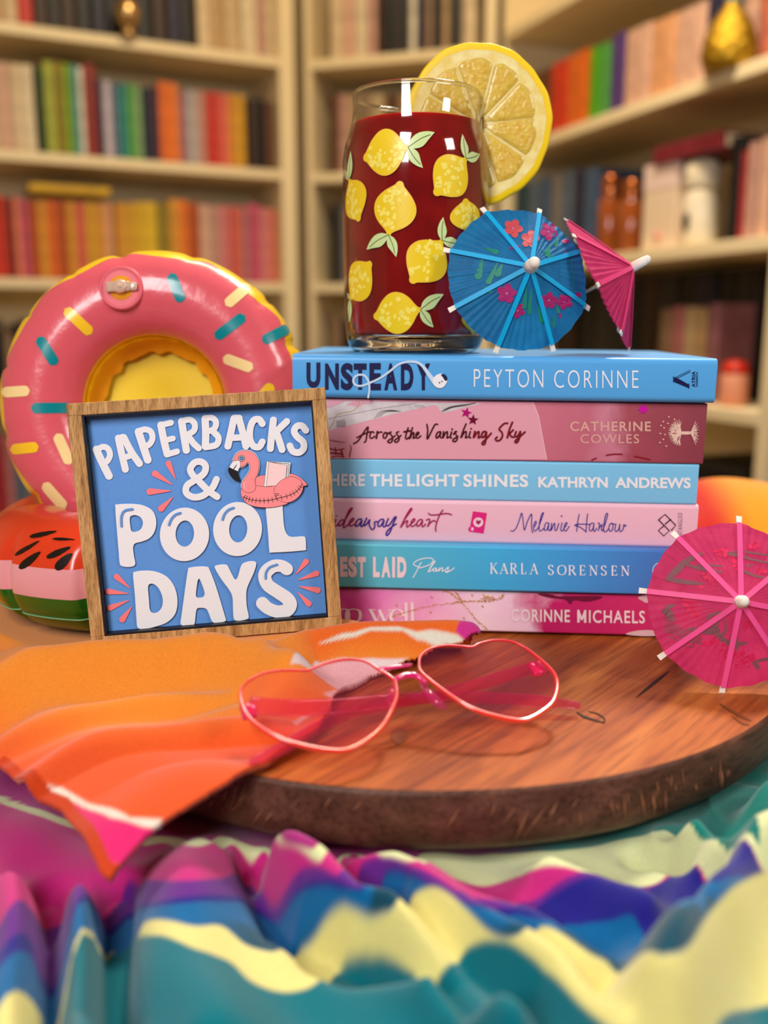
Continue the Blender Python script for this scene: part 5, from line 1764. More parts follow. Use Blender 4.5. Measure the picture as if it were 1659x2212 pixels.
# ---------------------------------------------------------------- inflatable rings
DP0 = onY(341, 878, 0.522)                # centre of the donut ring
dn = Vector((0.05, -0.985, 0.14)).normalized()
dx_ = Vector((1, 0, 0))
dx_ = (dx_ - dn * dx_.dot(dn)).normalized()
dy_ = dn.cross(dx_)
DRO, DRH = 0.0860, 0.0372                 # outer radius, hole radius
DRC, DRT, DTH = (DRO + DRH) / 2, (DRO - DRH) / 2, 0.0225


def donut():
    r = thing('donut_float', 'inflatable pink frosted donut ring with sprinkles, standing behind the blue sign', 'pool float', DP0 - dy_ * DRO)
    pink = mat('pink_vinyl', rgb(222, 92, 104), 0.24, 0.5, coat=0.3, sss=0.1, bump=(120, 0.10, 0.004))
    yel = mat('yellow_vinyl', rgb(246, 196, 24), 0.25, 0.5, coat=0.3, sss=0.1)
    rr = random.Random(11)
    NU, NV = 220, 48
    puck = [rr.uniform(0, 2 * math.pi) for _ in range(4)]

    CREASES = [(k * 2 * math.pi / 15 + rr.uniform(-.1, .1), rr.uniform(0.02, 0.045), rr.uniform(0.0012, 0.0034)) for k in range(15)]

    def surf(u, v, off=0.0):
        """u round the ring, v round the tube (0 outer, 90 deg front, 180 inner)"""
        w = math.cos(v)
        outer = max(0.0, w) ** 2.5
        nearseam = math.exp(-((v if v < math.pi else v - 2 * math.pi) / 0.75) ** 2)
        fold = 0.55 * math.sin(11 * u + puck[0]) + 0.45 * math.sin(17 * u + puck[1]) + 0.2 * math.sin(29 * u + puck[2])
        pinch = -0.0006 * nearseam * fold * 0.6
        for ca, cw, cd in CREASES:
            e = (u - ca + math.pi) % (2 * math.pi) - math.pi
            if abs(e) < 0.2:
                pinch -= cd * nearseam * math.exp(-(e / cw) ** 2)
        wr = 0.0
        inn = 0.0012 * abs(math.sin(12 * u)) * math.exp(-((v - 3.6) / 0.5) ** 2)
        rt_ = DRT + off
        rad = DRC + rt_ * w + (pinch * outer ** 0.2 if w > 0 else 0) + inn
        dep = (DTH + off) * math.sin(v) * (1 + 0.02 * fold * math.exp(-((v - 0.35) / 0.4) ** 2)) + wr
        return DP0 + dx_ * (rad * math.cos(u)) + dy_ * (rad * math.sin(u)) + dn * dep

    g = MB()
    v, f, m = [], [], []
    for i in range(NU):
        for j in range(NV):
            v.append(surf(2 * math.pi * i / NU, 2 * math.pi * j / NV))
    # pink/yellow boundary waves along the outer seam
    pk, yl = [], []
    vo = [0.40 + 0.32 * abs(math.sin(5.5 * 2 * math.pi * i / NU + puck[3])) for i in range(NU)]

    def strip(lo, hi, n):
        vv, ff = [], []
        for i in range(NU + 1):
            u = 2 * math.pi * (i % NU) / NU
            a, b = lo(i % NU), hi(i % NU)
            for j in range(n + 1):
                vv.append(surf(u, a + (b - a) * j / n))
        for i in range(NU):
            for j in range(n):
                ff.append((i * (n + 1) + j, (i + 1) * (n + 1) + j, (i + 1) * (n + 1) + j + 1, i * (n + 1) + j + 1))
        return vv, ff

    vv, ff = strip(lambda i: vo[i], lambda i: 2.75, 26)
    part('icing', MB().add(vv, ff), pink, r, label='glossy pink icing side')
    vv, ff = strip(lambda i: 2.75, lambda i: 2 * math.pi + vo[i], 34)
    part('ring_back', MB().add(vv, ff), yel, r, label='yellow side and inner wall')
    # membrane closing the hole, with a wavy welded edge
    g = MB()
    n = 180
    prof = lambda k: DRH + 0.004
    c0 = DP0 - dn * 0.012
    pts = [c0 + dx_ * prof(k) * math.cos(2 * math.pi * k / n) + dy_ * prof(k) * math.sin(2 * math.pi * k / n) for k in range(n)]
    rings = [1.0, 0.75, 0.5, 0.25]
    vv = []
    for q in rings:
        vv += [c0 + (p - c0) * q - dn * 0.004 * (1 - q) for p in pts]
    vv.append(c0 - dn * 0.005)
    ff = []
    for a in range(3):
        for k in range(n):
            k2 = (k + 1) % n
            ff.append((a * n + k, (a + 1) * n + k, (a + 1) * n + k2, a * n + k2))
    for k in range(n):
        ff.append((3 * n + k, 4 * n, 3 * n + (k + 1) % n))
    part('hole_membrane', g.add(vv, ff), mat('yellow_membrane', rgb(240, 206, 40), 0.4, 0.4), r)
    # ruffled weld flange hanging inside the hole
    g = MB()
    vv, ff = [], []
    for k in range(n):
        u = 2 * math.pi * k / n
        wv = 0.0007 * math.sin(15 * u) + 0.0004 * math.sin(23 * u)
        for q, (dr, dd) in enumerate(((0.0006, 0.007), (0.0012, -0.003), (-0.0060 + wv, -0.0085))):
            R = DRH + dr
            vv.append(DP0 + dx_ * R * math.cos(u) + dy_ * R * math.sin(u) + dn * dd)
    for k in range(n):
        k2 = (k + 1) % n
        for q in range(2):
            ff.append((k * 3 + q, k2 * 3 + q, k2 * 3 + q + 1, k * 3 + q + 1))
    part('hole_flange', g.add(vv, ff), mat('amber_vinyl', rgb(240, 164, 24), 0.3, 0.5), r)

    def front(x, y, off=0.00035):
        """photo point on the front of the ring"""
        P = DP0
        for _ in range(4):
            q = onP(x, y, P, dn) - DP0
            a, b = q.dot(dx_), q.dot(dy_)
            rho = math.hypot(a, b)
            c = max(-0.985, min(0.985, (rho - DRC) / DRT))
            s = math.sqrt(1 - c * c)
            P = DP0 + dn * (DTH * s)
        u = math.atan2(b, a)
        return surf(u, math.acos(c), off)

    cols = {'t': mat('teal_print', rgb(0, 134, 142), 0.25, 0.5, coat=0.4), 'c': mat('cream_print', rgb(250, 218, 150), 0.25, 0.5, coat=0.4), 'y': mat('yellow_print', rgb(250, 200, 40), 0.25, 0.5, coat=0.4)}
    tc = lambda p: (p[0] / 2.304, 520 + p[1] / 2.304)
    for a, b, c, lab in (((858, 188), (896, 282), 't', 'teal'), ((1222, 238), (1143, 306), 'c', 'cream'), ((343, 357), (438, 445), 'y', 'yellow'), ((206, 502), (265, 596), 't', 'teal'), ((1092, 468), (1198, 388), 't', 'teal'),
                         ((1328, 490), (1418, 444), 't', 'teal'), ((1136, 590), (1236, 628), 'c', 'cream'), ((40, 754), (124, 748), 'c', 'cream'), ((180, 833), (336, 832), 't', 'teal'), ((82, 1037), (168, 1028), 'y', 'yellow'),
                         ((292, 984), (340, 1090), 'c', 'cream'), ((234, 1226), (310, 1312), 'c', 'cream'), ((1340, 735), (1300, 780), 'y', 'yellow')):
        a, b = Vector(tc(a)), Vector(tc(b))
        t = (b - a)
        L = t.length
        t.normalize()
        nn = Vector((-t.y, t.x))
        w = 11.5
        vv, ff = [], []
        nu, nw = 14, 7
        for i in range(nu + 1):
            s = -w + (L + 2 * w) * i / nu
            if s < 0:
                hw = math.sqrt(max(0, w * w - s * s))
            elif s > L:
                hw = math.sqrt(max(0, w * w - (s - L) ** 2))
            else:
                hw = w
            for j in range(nw):
                p = a + t * s + nn * hw * (j / (nw - 1) * 2 - 1)
                vv.append(front(p.x, p.y))
        for i in range(nu):
            for j in range(nw - 1):
                ff.append((i * nw + j, (i + 1) * nw + j, (i + 1) * nw + j + 1, i * nw + j + 1))
        part('sprinkle', MB().add(vv, ff), cols[c], r, label=lab + ' sprinkle')
    # clear air valve in a recessed disc
    vc = front(262, 622, 0)
    vn = (vc - (DP0 + (vc - DP0 - dn * (vc - DP0).dot(dn)).normalized() * DRC)).normalized()
    vx = Vector((1, 0, 0.05))
    vx = (vx - vn * vx.dot(vn)).normalized()
    vy = vn.cross(vx)
    VM = Matrix(((vx.x, vy.x, vn.x, vc.x), (vx.y, vy.y, vn.y, vc.y), (vx.z, vy.z, vn.z, vc.z), (0, 0, 0, 1)))
    part('valve_disc', MB().lathe([(0.0001, 0.0006), (0.0085, 0.0005), (0.0100, 0.0004), (0.0106, 0.0008), (0.0112, 0.0008), (0.0116, 0.0004), (0.0120, -0.0010)], 48, 0, VM), mat('pink_clear_vinyl', rgb(222, 92, 104), 0.45, 0.4), r)
    part('valve_hole', MB().lathe([(0.0001, 0.0009), (0.0062, 0.0010), (0.0066, 0.0006)], 32, 0, VM), mat('orange_vinyl', rgb(232, 150, 30), 0.4, 0.4), r)
    cl = mat('clear_valve', rgb(244, 214, 190), 0.12, 0.5, trans=0.45, coat=0.5)
    part('valve_cap', MB().bbox((-0.0075, -0.0026, 0.0014), (0.0050, 0.0030, 0.0034), 0.0008, 0, VM).lathe([(0.0001, 0.0046), (0.0032, 0.0046), (0.0036, 0.004), (0.0036, 0.003)], 24, 0, VM)
         .lathe([(0.0001, 0.0054), (0.0011, 0.0053), (0.0012, 0.0046)], 16, 0, VM).bbox((0.0044, -0.0020, 0.0016), (0.0088, 0.0022, 0.0030), 0.0009, 0, VM), cl, r)


donut()

WRC, WRT, WTH = 0.0535, 0.0305, 0.0300


def melon():
    zc = CZ + BT + CLR + WTH + 0.0008
    r = thing('watermelon_float', 'inflatable watermelon ring lying flat beneath the donut ring, red top and green rind', 'pool float', (WMC.x, WMC.y, zc - WTH))
    red = mat('red_vinyl', rgb(222, 62, 28), 0.25, 0.5, coat=0.3, sss=0.1)
    pnk = mat('pale_pink_vinyl', rgb(234, 160, 164), 0.25, 0.5, coat=0.3, sss=0.1)
    grn = mat('green_vinyl', rgb(22, 98, 20), 0.2, 0.5, coat=0.4)

    def surf(u, v, off=0.0):
        c = math.cos(v)
        k = 5.5 * u + 1.15
        pinch = abs(math.sin(k)) ** 40
        w = (max(0.0, c)) ** 0.8
        fade = math.exp(-(max(0.0, v - 0.15) / 0.5) ** 2) if v < math.pi else 1
        rad = WRC + (WRT + off) * c - 0.0045 * pinch * w * fade
        zz = (WTH + off) * math.sin(v)
        P = Vector((WMC.x + rad * math.cos(u), WMC.y + rad * math.sin(u), zc + zz))
        # dented where the donut ring presses into it
        q = P - DP0
        a_, b_, d_ = q.dot(dx_), q.dot(dy_), q.dot(dn)
        if abs(d_) < DTH + 0.004 and abs(a_) < DRO and b_ < 0 and math.hypot(a_, b_) < DRO + 0.0015:
            nb = -math.sqrt((DRO + 0.0015) ** 2 - a_ * a_)
            P = P + dy_ * (nb - b_)
            P.z = max(P.z, zc - WTH + 0.003)
        return P

    def strip(a, b, n, NU=300):
        vv, ff = [], []
        for i in range(NU + 1):
            u = 2 * math.pi * (i % NU) / NU
            for j in range(n + 1):
                vv.append(surf(u, a + (b - a) * j / n))
        for i in range(NU):
            for j in range(n):
                ff.append((i * (n + 1) + j, (i + 1) * (n + 1) + j, (i + 1) * (n + 1) + j + 1, i * (n + 1) + j + 1))
        return MB().add(vv, ff)

    part('flesh_panel', strip(0.30, math.pi + 0.6, 24), red, r, label='red top with black seeds')
    part('rind_band', strip(-0.20, 0.30, 8), pnk, r, label='pale pink band')
    part('rind_panel', strip(-math.pi + 0.6, -0.20, 20), grn, r, label='green lower side')
    seam = [surf(2 * math.pi * i / 300, -0.62, 0.0002) for i in range(301)]
    part('weld_seam', MB().tube(seam, 0.0004, 5), mat('pale_green_weld', rgb(120, 170, 120), 0.3), r)
    sk = mat('seed_black', rgb(22, 12, 8), 0.3, 0.5, coat=0.3)

    def hit(px, py):
        best = None
        d = ray(px, py)
        o = Vector((0, 0, CZ))
        # step along the ray to the torus
        t = 0.38
        while t < 0.75:
            p = o + d * (t / d.y)
            rad = math.hypot(p.x - WMC.x, p.y - WMC.y)
            if ((rad - WRC) / WRT) ** 2 + ((p.z - zc) / WTH) ** 2 <= 1:
                return p
            t += 0.0004
        return None

    sc6 = lambda x, y: (x / 6.705, 1090 + y / 6.705)
    for c, a, L, w in (((630, 432), -12, 400, 60), ((925, 506), 2, 330, 36), ((400, 632), -30, 420, 52), ((440, 805), -38, 390, 96), ((855, 695), -24, 380, 78), ((930, 825), -44, 330, 120)):
        th = math.radians(a)
        vv = []
        n = 28
        ctr = hit(*sc6(*c))
        if ctr is None:
            continue
        ok = True
        ring = []
        for q in (1.0, 0.5):
            for k in range(n):
                s = 2 * math.pi * k / n
                ex, ey = L * math.cos(s), w * 0.5 * math.sin(s) * (1 - 0.35 * math.cos(s)) * 1.05
                ex *= 0.5
                x = c[0] + q * (ex * math.cos(th) - ey * math.sin(th))
                y = c[1] + q * (ex * math.sin(th) + ey * math.cos(th))
                p = hit(*sc6(x, y))
                if p is None:
                    ok = False
                    break
                ring.append(p)
        if not ok:
            continue
        def lift(p):
            u = math.atan2(p.y - WMC.y, p.x - WMC.x)
            v = math.atan2((p.z - zc) / WTH, (math.hypot(p.x - WMC.x, p.y - WMC.y) - WRC) / WRT)
            return surf(u, v, 0.0003)
        vv = [lift(p) for p in ring] + [lift(ctr)]
        ff = [(k, (k + 1) % n, n + (k + 1) % n, n + k) for k in range(n)] + [(n + k, n + (k + 1) % n, 2 * n) for k in range(n)]
        part('seed', MB().add(vv, ff), sk, r)


melon()


# ---------------------------------------------------------------- glass of iced tea
GY = 0.512
gb = onY(896, 748, GY)
GX = gb.x
BKT = (b1.M @ Vector((b1.L * 0.3, GY - 0.462, b1.T))).z       # top of the upper book under the glass
GZ = BKT + 0.0003
GH = 0.131
GPROF = [(0.0, 0.031), (0.0008, 0.0335), (0.003, 0.0355), (0.007, 0.0368), (0.013, 0.0376), (0.027, 0.0382), (0.05, 0.0385), (0.085, 0.0385), (0.096, 0.0383), (0.102, 0.0377), (0.107, 0.0365), (0.112, 0.0348), (0.117, 0.0336), (0.122, 0.0331), (0.127, 0.0330), (0.1305, 0.0331)]
g_z = [p[0] for p in GPROF]
g_r = [p[1] for p in GPROF]
gq = cr(GPROF, 5)
gz2 = np.array([max(0, p[0]) for p in gq])
gr2 = np.array([p[1] for p in gq])


def grad(z):
    return float(np.interp(z, gz2, gr2))


LIQ = 0.1155


def glass():
    T = Matrix.Translation((GX, GY, GZ))
    r = thing('drinking_glass', 'can shaped drinking glass printed with lemons, standing on the top book', 'glass', (GX, GY, GZ))
    wall = 0.0006
    clear = clear_mat('clear_glass', (0.95, 0.955, 0.94, 1), 0.0, 1.5, edge=0.85)
    outer = [(grad(z), z) for z in np.linspace(0.009, GH - 0.001, 60)]
    inner = [(grad(z) - wall, z) for z in np.linspace(GH - 0.001, 0.009, 60)]
    lip = [(grad(GH) - wall * 0.15, GH - 0.0002), (grad(GH) - wall * 0.5, GH), (grad(GH) - wall * 0.85, GH - 0.0002)]
    part('glass_wall', MB().lathe(outer + lip + inner, 96, 0, T), clear, r)
    rr = grad(GH) - 0.0008
    part('glass_rim', MB().lathe([(rr + 0.0010 * math.cos(2 * math.pi * k / 12), GH - 0.0008 + 0.0010 * math.sin(2 * math.pi * k / 12)) for k in range(12)], 96, 0, T, closed=True), mat('thick_glass', (0.95, 0.95, 0.92, 1), 0.0, 0.5, trans=1.0, ior=1.5), r)
    base = [(0.0001, 0.0012), (0.026, 0.0010), (0.030, 0.0), (0.031, 0.0)] + [(grad(z), z) for z in np.linspace(0.0004, 0.0088, 14)] + [(grad(0.009) - 0.002, 0.0088), (0.030, 0.0078), (0.020, 0.0065), (0.0001, 0.006)]
    part('glass_base', MB().lathe(base, 96, 0, T), mat('thick_glass', (0.95, 0.95, 0.92, 1), 0.0, 0.5, trans=1.0, ior=1.5), r)
    # printed lemons, laid on the curved wall
    ly = mat('lemon_print', rgb(240, 206, 38), 0.3, 0.5)
    ll = mat('lemon_print_light', rgb(250, 232, 104), 0.3, 0.5)
    lg = mat('leaf_print', rgb(206, 226, 158), 0.3, 0.5)
    lv = mat('leaf_vein', rgb(60, 72, 40), 0.4)
    lo = mat('lemon_outline', rgb(250, 190, 70), 0.3)

    def uz(x, y):
        """photo point -> (arc length, height) on the front wall"""
        d = ray(x, y)
        o = Vector((0, 0, CZ))
        R = 0.0385
        for _ in range(4):
            ax, ay = o.x - GX, o.y - GY
            A = d.x * d.x + d.y * d.y
            B = 2 * (ax * d.x + ay * d.y)
            Cc = ax * ax + ay * ay - R * R
            disc = max(0.0, B * B - 4 * A * Cc)
            t = (-B - math.sqrt(disc)) / (2 * A)
            p = o + d * t
            R = grad(p.z - GZ)
        return math.atan2(p.x - GX, -(p.y - GY)) * 0.0385, p.z - GZ

    def onwall(off):
        def fn(s, z):
            a = s / 0.0385
            R = grad(z) + off
            return Vector((GX + R * math.sin(a), GY - R * math.cos(a), GZ + z))
        return fn

    def dense(d):
        v, f = d
        # split fan polygons so that they follow the curve
        cx, cy = sum(p[0] for p in v) / len(v), sum(p[1] for p in v) / len(v)
        return v, f

    def blob(outl):
        """outline -> rings towards the centre (follows the curved wall)"""
        cx, cy = sum(p[0] for p in outl) / len(outl), sum(p[1] for p in outl) / len(outl)
        n = len(outl)
        v, f = [], []
        Q = (1, .8, .6, .4, .2)
        for q in Q:
            v += [(cx + (x - cx) * q, cy + (y - cy) * q) for x, y in outl]
        for a in range(len(Q) - 1):
            for k in range(n):
                f.append((a * n + k, a * n + (k + 1) % n, (a + 1) * n + (k + 1) % n, (a + 1) * n + k))
        v.append((cx, cy))
        for k in range(n):
            f.append(((len(Q) - 1) * n + k, (len(Q) - 1) * n + (k + 1) % n, len(v) - 1))
        return v, f

    CG = lambda x, y: (720 + x / 3.252, 90 + y / 3.252)
    rs = random.Random(4)
    kk = [0]

    def lemon(stem, tip, leaves, width=0.0200, known=None):
        a = Vector(uz(*CG(*stem))) if known is None else Vector(known[0])
        b = Vector(uz(*CG(*tip))) if known is None else Vector(known[1])
        L = (b - a).length
        t = (b - a).normalized()
        n = Vector((-t.y, t.x))
        w = width / 2
        half = [(0.0, 0.10), (0.05, 0.13), (0.11, 0.30), (0.2, 0.62), (0.32, 0.88), (0.47, 1.0), (0.62, 0.93), (0.76, 0.68), (0.86, 0.40), (0.92, 0.22), (0.97, 0.15), (1.0, 0.06)]
        hs = cr(half, 4)
        out = [tuple(a + t * (u * L) + n * (v_ * w)) for u, v_ in hs] + [tuple(a + t * (u * L) - n * (v_ * w)) for u, v_ in hs[::-1]]
        k = kk[0] = kk[0] + 1
        g = MB()
        c = (a + b) / 2
        big = [tuple(Vector(c) + (Vector(p) - Vector(c)) * 1.035) for p in out]
        g.flat(blob(big), onwall(0.00006), 1)
        g.flat(blob(out), onwall(0.00012), 0)
        for q in range(44):
            uu = rs.uniform(0.12, 0.88)
            vv = rs.uniform(-0.8, 0.8) * float(np.interp(uu, [h[0] for h in half], [h[1] for h in half])) * w
            if vv * (1 if k % 2 else -1) < -0.2 * w and rs.random() < 0.75:
                continue
            p = a + t * (uu * L) + n * vv
            g.flat(blob(ell(p.x, p.y, rs.uniform(.0007, .0016), rs.uniform(.0007, .0013), rs.random() * 3, 9)), onwall(0.00017), 2)
        for lf in leaves:
            e = Vector(uz(*CG(*lf))) if known is None else Vector(lf)
            d = e - a
            m = d.length
            td = d.normalized()
            nd = Vector((-td.y, td.x))
            ww = m * 0.235
            sg = 1 if td.cross(t) > 0 else -1
            up = cr([(0, 0), (0.2, 0.75), (0.48, 1.0), (0.78, 0.62), (1, 0.0)], 5)
            dn_ = cr([(1, 0), (0.72, -0.42), (0.42, -0.85), (0.15, -0.55), (0, 0)], 5)
            ol = [tuple(a + td * (x * m) + nd * (y * ww * sg)) for x, y in up + dn_]
            g.flat(blob(ol), onwall(0.00012), 3)
            g.flat(ribbon([tuple(a), tuple(a + td * m * 0.5 + nd * ww * 0.15 * sg), tuple(a + td * m * 0.82)], 0.00035), onwall(0.00018), 4)
        part('lemon_print', g, [ly, lo, ll, lg, lv], r, False)

    lemon((525, 742), (216, 818), [(712, 636), (630, 888)], 0.0215)
    lemon((932, 822), (714, 1072), [(906, 648), (1028, 790)], 0.0205)
    lemon((388, 1356), (472, 986), [(234, 1462), (442, 1514)], 0.0215)
    lemon((764, 1398), (548, 1690), [(772, 1232), (905, 1420)], 0.0215)
    lemon((612, 1882), (288, 1932), [(776, 1774), (704, 2008)], 0.0200)
    lemon((112, 968), (182, 1256), [(122, 768), (84, 900)], 0.0205)
    lemon((118, 1806), (264, 1552), [(112, 1976), (96, 1770)], 0.0205)
    lemon((948, 1340), (928, 1106), [(1010, 1440), (900, 1450)], 0.0205)
    a0 = uz(*CG(975, 1990))
    lemon((1000, 1880), (978, 2050), [(1010, 1800)], 0.0200)
    # the same print goes round the back
    for i in range(7):
        s0 = 0.075 + i * 0.0165
        z0 = (0.095, 0.058, 0.024)[i % 3]
        lemon(None, None, [(s0 + 0.010, z0 + 0.018), (s0 + 0.014, z0 + 0.008)], 0.0205, ((s0, z0), (s0 - 0.006, z0 - 0.024)))
    return r


glass()


def drink():
    T = Matrix.Translation((GX, GY, GZ))
    tea = mat('iced_tea', rgb(172, 30, 30), 0.10, 0.4, trans=0.15, ior=1.33, sss=0.4, sssr=(1.0, 0.12, 0.08), noise=(60, rgb(140, 20, 26), 0.2))
    o = thing('iced_tea', 'dark red iced tea filling the lemon printed glass', 'drink', (GX, GY, GZ + 0.0092))
    wall = 0.00062
    prof = [(0.0001, 0.0092), (0.030, 0.0092), (grad(0.0095) - wall - 0.001, 0.0094)] + [(grad(z) - wall - 0.0001, z) for z in np.linspace(0.0105, LIQ, 50)] + [(grad(LIQ) - wall - 0.002, LIQ - 0.0006), (0.0001, LIQ - 0.0007)]
    part('tea', MB().lathe(prof, 96, 0, T), tea, o, auto=50)
    g = MB()
    rs = random.Random(8)
    for k in range(150):
        a = rs.random() * 2 * math.pi
        rr = grad(LIQ) - wall - rs.random() ** 2 * 0.004 - 0.0014
        s = rs.uniform(0.0002, 0.0006)
        g.ball((GX + rr * math.cos(a), GY + rr * math.sin(a), GZ + LIQ - 0.0004 + rs.uniform(-0.0002, 0.0003)), s, 4)
    for k in range(50):
        a = -math.pi / 2 + rs.gauss(0, 0.5)
        z = LIQ - rs.random() ** 2 * 0.006
        rr = grad(z) - wall - 0.0007
        g.ball((GX + rr * math.cos(a), GY + rr * math.sin(a), GZ + z), rs.uniform(0.0001, 0.0003), 4)
    p = part('foam', g, clear_mat('foam_bubble', (0.98, 0.85, 0.82, 1), 0.05, 1.3, rgb(230, 170, 160), 0.25), o)
    p['kind'] = 'stuff'


drink()


# ---------------------------------------------------------------- lemon slice on the rim
def slice_():
    Y0 = GY + 0.001
    c = onY(1032, 272, Y0)
    q = onY(1185, 272, Y0)
    R = (q - c).length * 1.035
    th = 0.0055
    slot = GX + grad(c.z - GZ) - 0.0009
    ca = (slot - c.x)
    ex, ey, ez = Vector((1, 0, 0)), Vector((0, 1, 0)), Vector((0, 0, 1))
    r = thing('lemon_slice', 'round lemon slice with a yellow rind, slotted over the rim of the glass', 'lemon slice', c - ez * R)
    n = 128
    rr = random.Random(2)
    wob = [1 + 0.012 * math.sin(3 * 2 * math.pi * k / n + 1) + 0.008 * math.sin(7 * 2 * math.pi * k / n) + 0.004 * math.sin(19 * 2 * math.pi * k / n) for k in range(n)]
    hw = 0.0021

    def ringpt(k, q, y):
        a = 2 * math.pi * k / n
        return c + ex * (R * q * wob[k % n] * math.cos(a)) + ez * (R * 1.06 * q * wob[k % n] * math.sin(a)) + ey * y

    # the slot: remove the straight downwards gap for the glass wall
    def cut(mb):
        bm = bmesh.new()
        vs = [bm.verts.new(p) for p in mb.v]
        for f, m in zip(mb.f, mb.m):
            try:
                bm.faces.new([vs[i] for i in f]).material_index = m
            except ValueError:
                pass
        for xx in (slot - hw, slot + hw):
            bmesh.ops.bisect_plane(bm, geom=bm.verts[:] + bm.edges[:] + bm.faces[:], plane_co=(xx, 0, 0), plane_no=(1, 0, 0))
        bmesh.ops.bisect_plane(bm, geom=bm.verts[:] + bm.edges[:] + bm.faces[:], plane_co=(0, 0, GZ + GH - 0.001), plane_no=(0, 0, 1))
        dele = [f for f in bm.faces if slot - hw < f.calc_center_median().x < slot + hw and f.calc_center_median().z < min(c.z + 0.004, GZ + GH - 0.001)]
        bmesh.ops.delete(bm, geom=dele, context='FACES')
        bm.verts.index_update()
        out = MB()
        out.v = [v.co.copy() for v in bm.verts]
        out.f = [[v.index for v in f.verts] for f in bm.faces]
        out.m = [f.material_index for f in bm.faces]
        bm.free()
        return out

    def annulus(prof):
        g = MB()
        v, f = [], []
        for q, y in prof:
            v += [ringpt(k, q, y) for k in range(n)]
        for i in range(len(prof) - 1):
            for k in range(n):
                f.append((i * n + k, i * n + (k + 1) % n, (i + 1) * n + (k + 1) % n, (i + 1) * n + k))
        return g.add(v, f)

    h = th / 2
    rind = annulus([(0.905, -h), (0.965, -h), (0.990, -h * 0.85), (1.0, -h * 0.3), (1.0, h * 0.3), (0.990, h * 0.85), (0.905, h)])
    part('rind', cut(rind), mat('lemon_rind', rgb(250, 208, 20), 0.35, 0.4, bump=(1400, 0.4, 0.0006), sss=0.2, sssr=(1, .7, .1)), r)
    pith = annulus([(0.907, -h), (0.80, -h * 0.96), (0.0001, -h * 0.86), (0.0001, h * 0.86), (0.80, h * 0.96), (0.907, h)])
    part('pith', cut(pith), mat('lemon_pith', rgb(250, 234, 170), 0.55, 0.3, sss=0.3, sssr=(1, .8, .4), noise=(180, rgb(236, 206, 110), 0.2)), r)
    flesh = mat('lemon_flesh', rgb(246, 212, 96), 0.16, 0.5, sss=0.4, sssr=(1, .75, .2), trans=0.2, coat=0.5, noise=(260, rgb(236, 192, 70), 0.18), bump=(420, 0.8, 0.0012))
    nseg = 10
    for s in range(nseg):
        a0 = 2 * math.pi * (s + 0.15) / nseg + 0.05 * math.sin(s * 2.1)
        a1 = 2 * math.pi * (s + 1.15) / nseg + 0.05 * math.sin((s + 1) * 2.1)
        gap = 0.013
        outl = []
        for k in range(13):
            t = k / 12
            a = a0 + gap + (a1 - a0 - 2 * gap) * t
            q = 0.80 - 0.05 * abs(2 * t - 1) ** 3 + 0.006 * math.sin(s * 5 + k)
            outl.append((q * math.cos(a), q * math.sin(a)))
        am = (a0 + a1) / 2
        for k in (0.9, 0.6, 0.3):
            outl.append((max(0.14, 0.82 * k) * math.cos(a1 - gap / max(k, 0.3)), max(0.14, 0.82 * k) * math.sin(a1 - gap / max(k, 0.3))))
        outl.append((0.09 * math.cos(am), 0.09 * math.sin(am)))
        for k in (0.3, 0.6, 0.9):
            outl.append((max(0.14, 0.82 * k) * math.cos(a0 + gap / max(k, 0.3)), max(0.14, 0.82 * k) * math.sin(a0 + gap / max(k, 0.3))))
        cx, cy = sum(p[0] for p in outl) / len(outl), sum(p[1] for p in outl) / len(outl)
        g = MB()
        m = len(outl)
        for side in (-1, 1):
            v, f = [], []
            for q, y in ((1.0, 0.86), (0.93, 1.06), (0.7, 1.12), (0.35, 1.14)):
                v += [c + ex * R * (cx + (x - cx) * q) + ez * R * 1.06 * (cy + (z - cy) * q) + ey * side * h * y for x, z in outl]
            v.append(c + ex * R * cx + ez * R * 1.06 * cy + ey * side * h * 1.14)
            for i in range(3):
                for k in range(m):
                    f.append((i * m + k, i * m + (k + 1) % m, (i + 1) * m + (k + 1) % m, (i + 1) * m + k))
            for k in range(m):
                f.append((3 * m + k, 3 * m + (k + 1) % m, 4 * m))
            g.add(v, f)
        part('flesh_segment', cut(g), flesh, r)
    g = MB()
    for k in range(9):
        a = rr.random() * 6.28
        q = rr.uniform(0.02, 0.09)
        g.ball(c + ex * R * q * math.cos(a) + ez * R * q * math.sin(a) - ey * h * 1.0, R * rr.uniform(0.02, 0.045), 6, 0, (1, 0.3, 1))
    part('core', cut(g), mat('lemon_core', rgb(200, 160, 84), 0.5), r)


slice_()


# ---------------------------------------------------------------- paper umbrellas
PICK = mat('toothpick_wood', rgb(222, 200, 168), 0.6, 0.3)
WHITE_CARD = mat('white_pick_card', rgb(240, 232, 220), 0.6, 0.3)


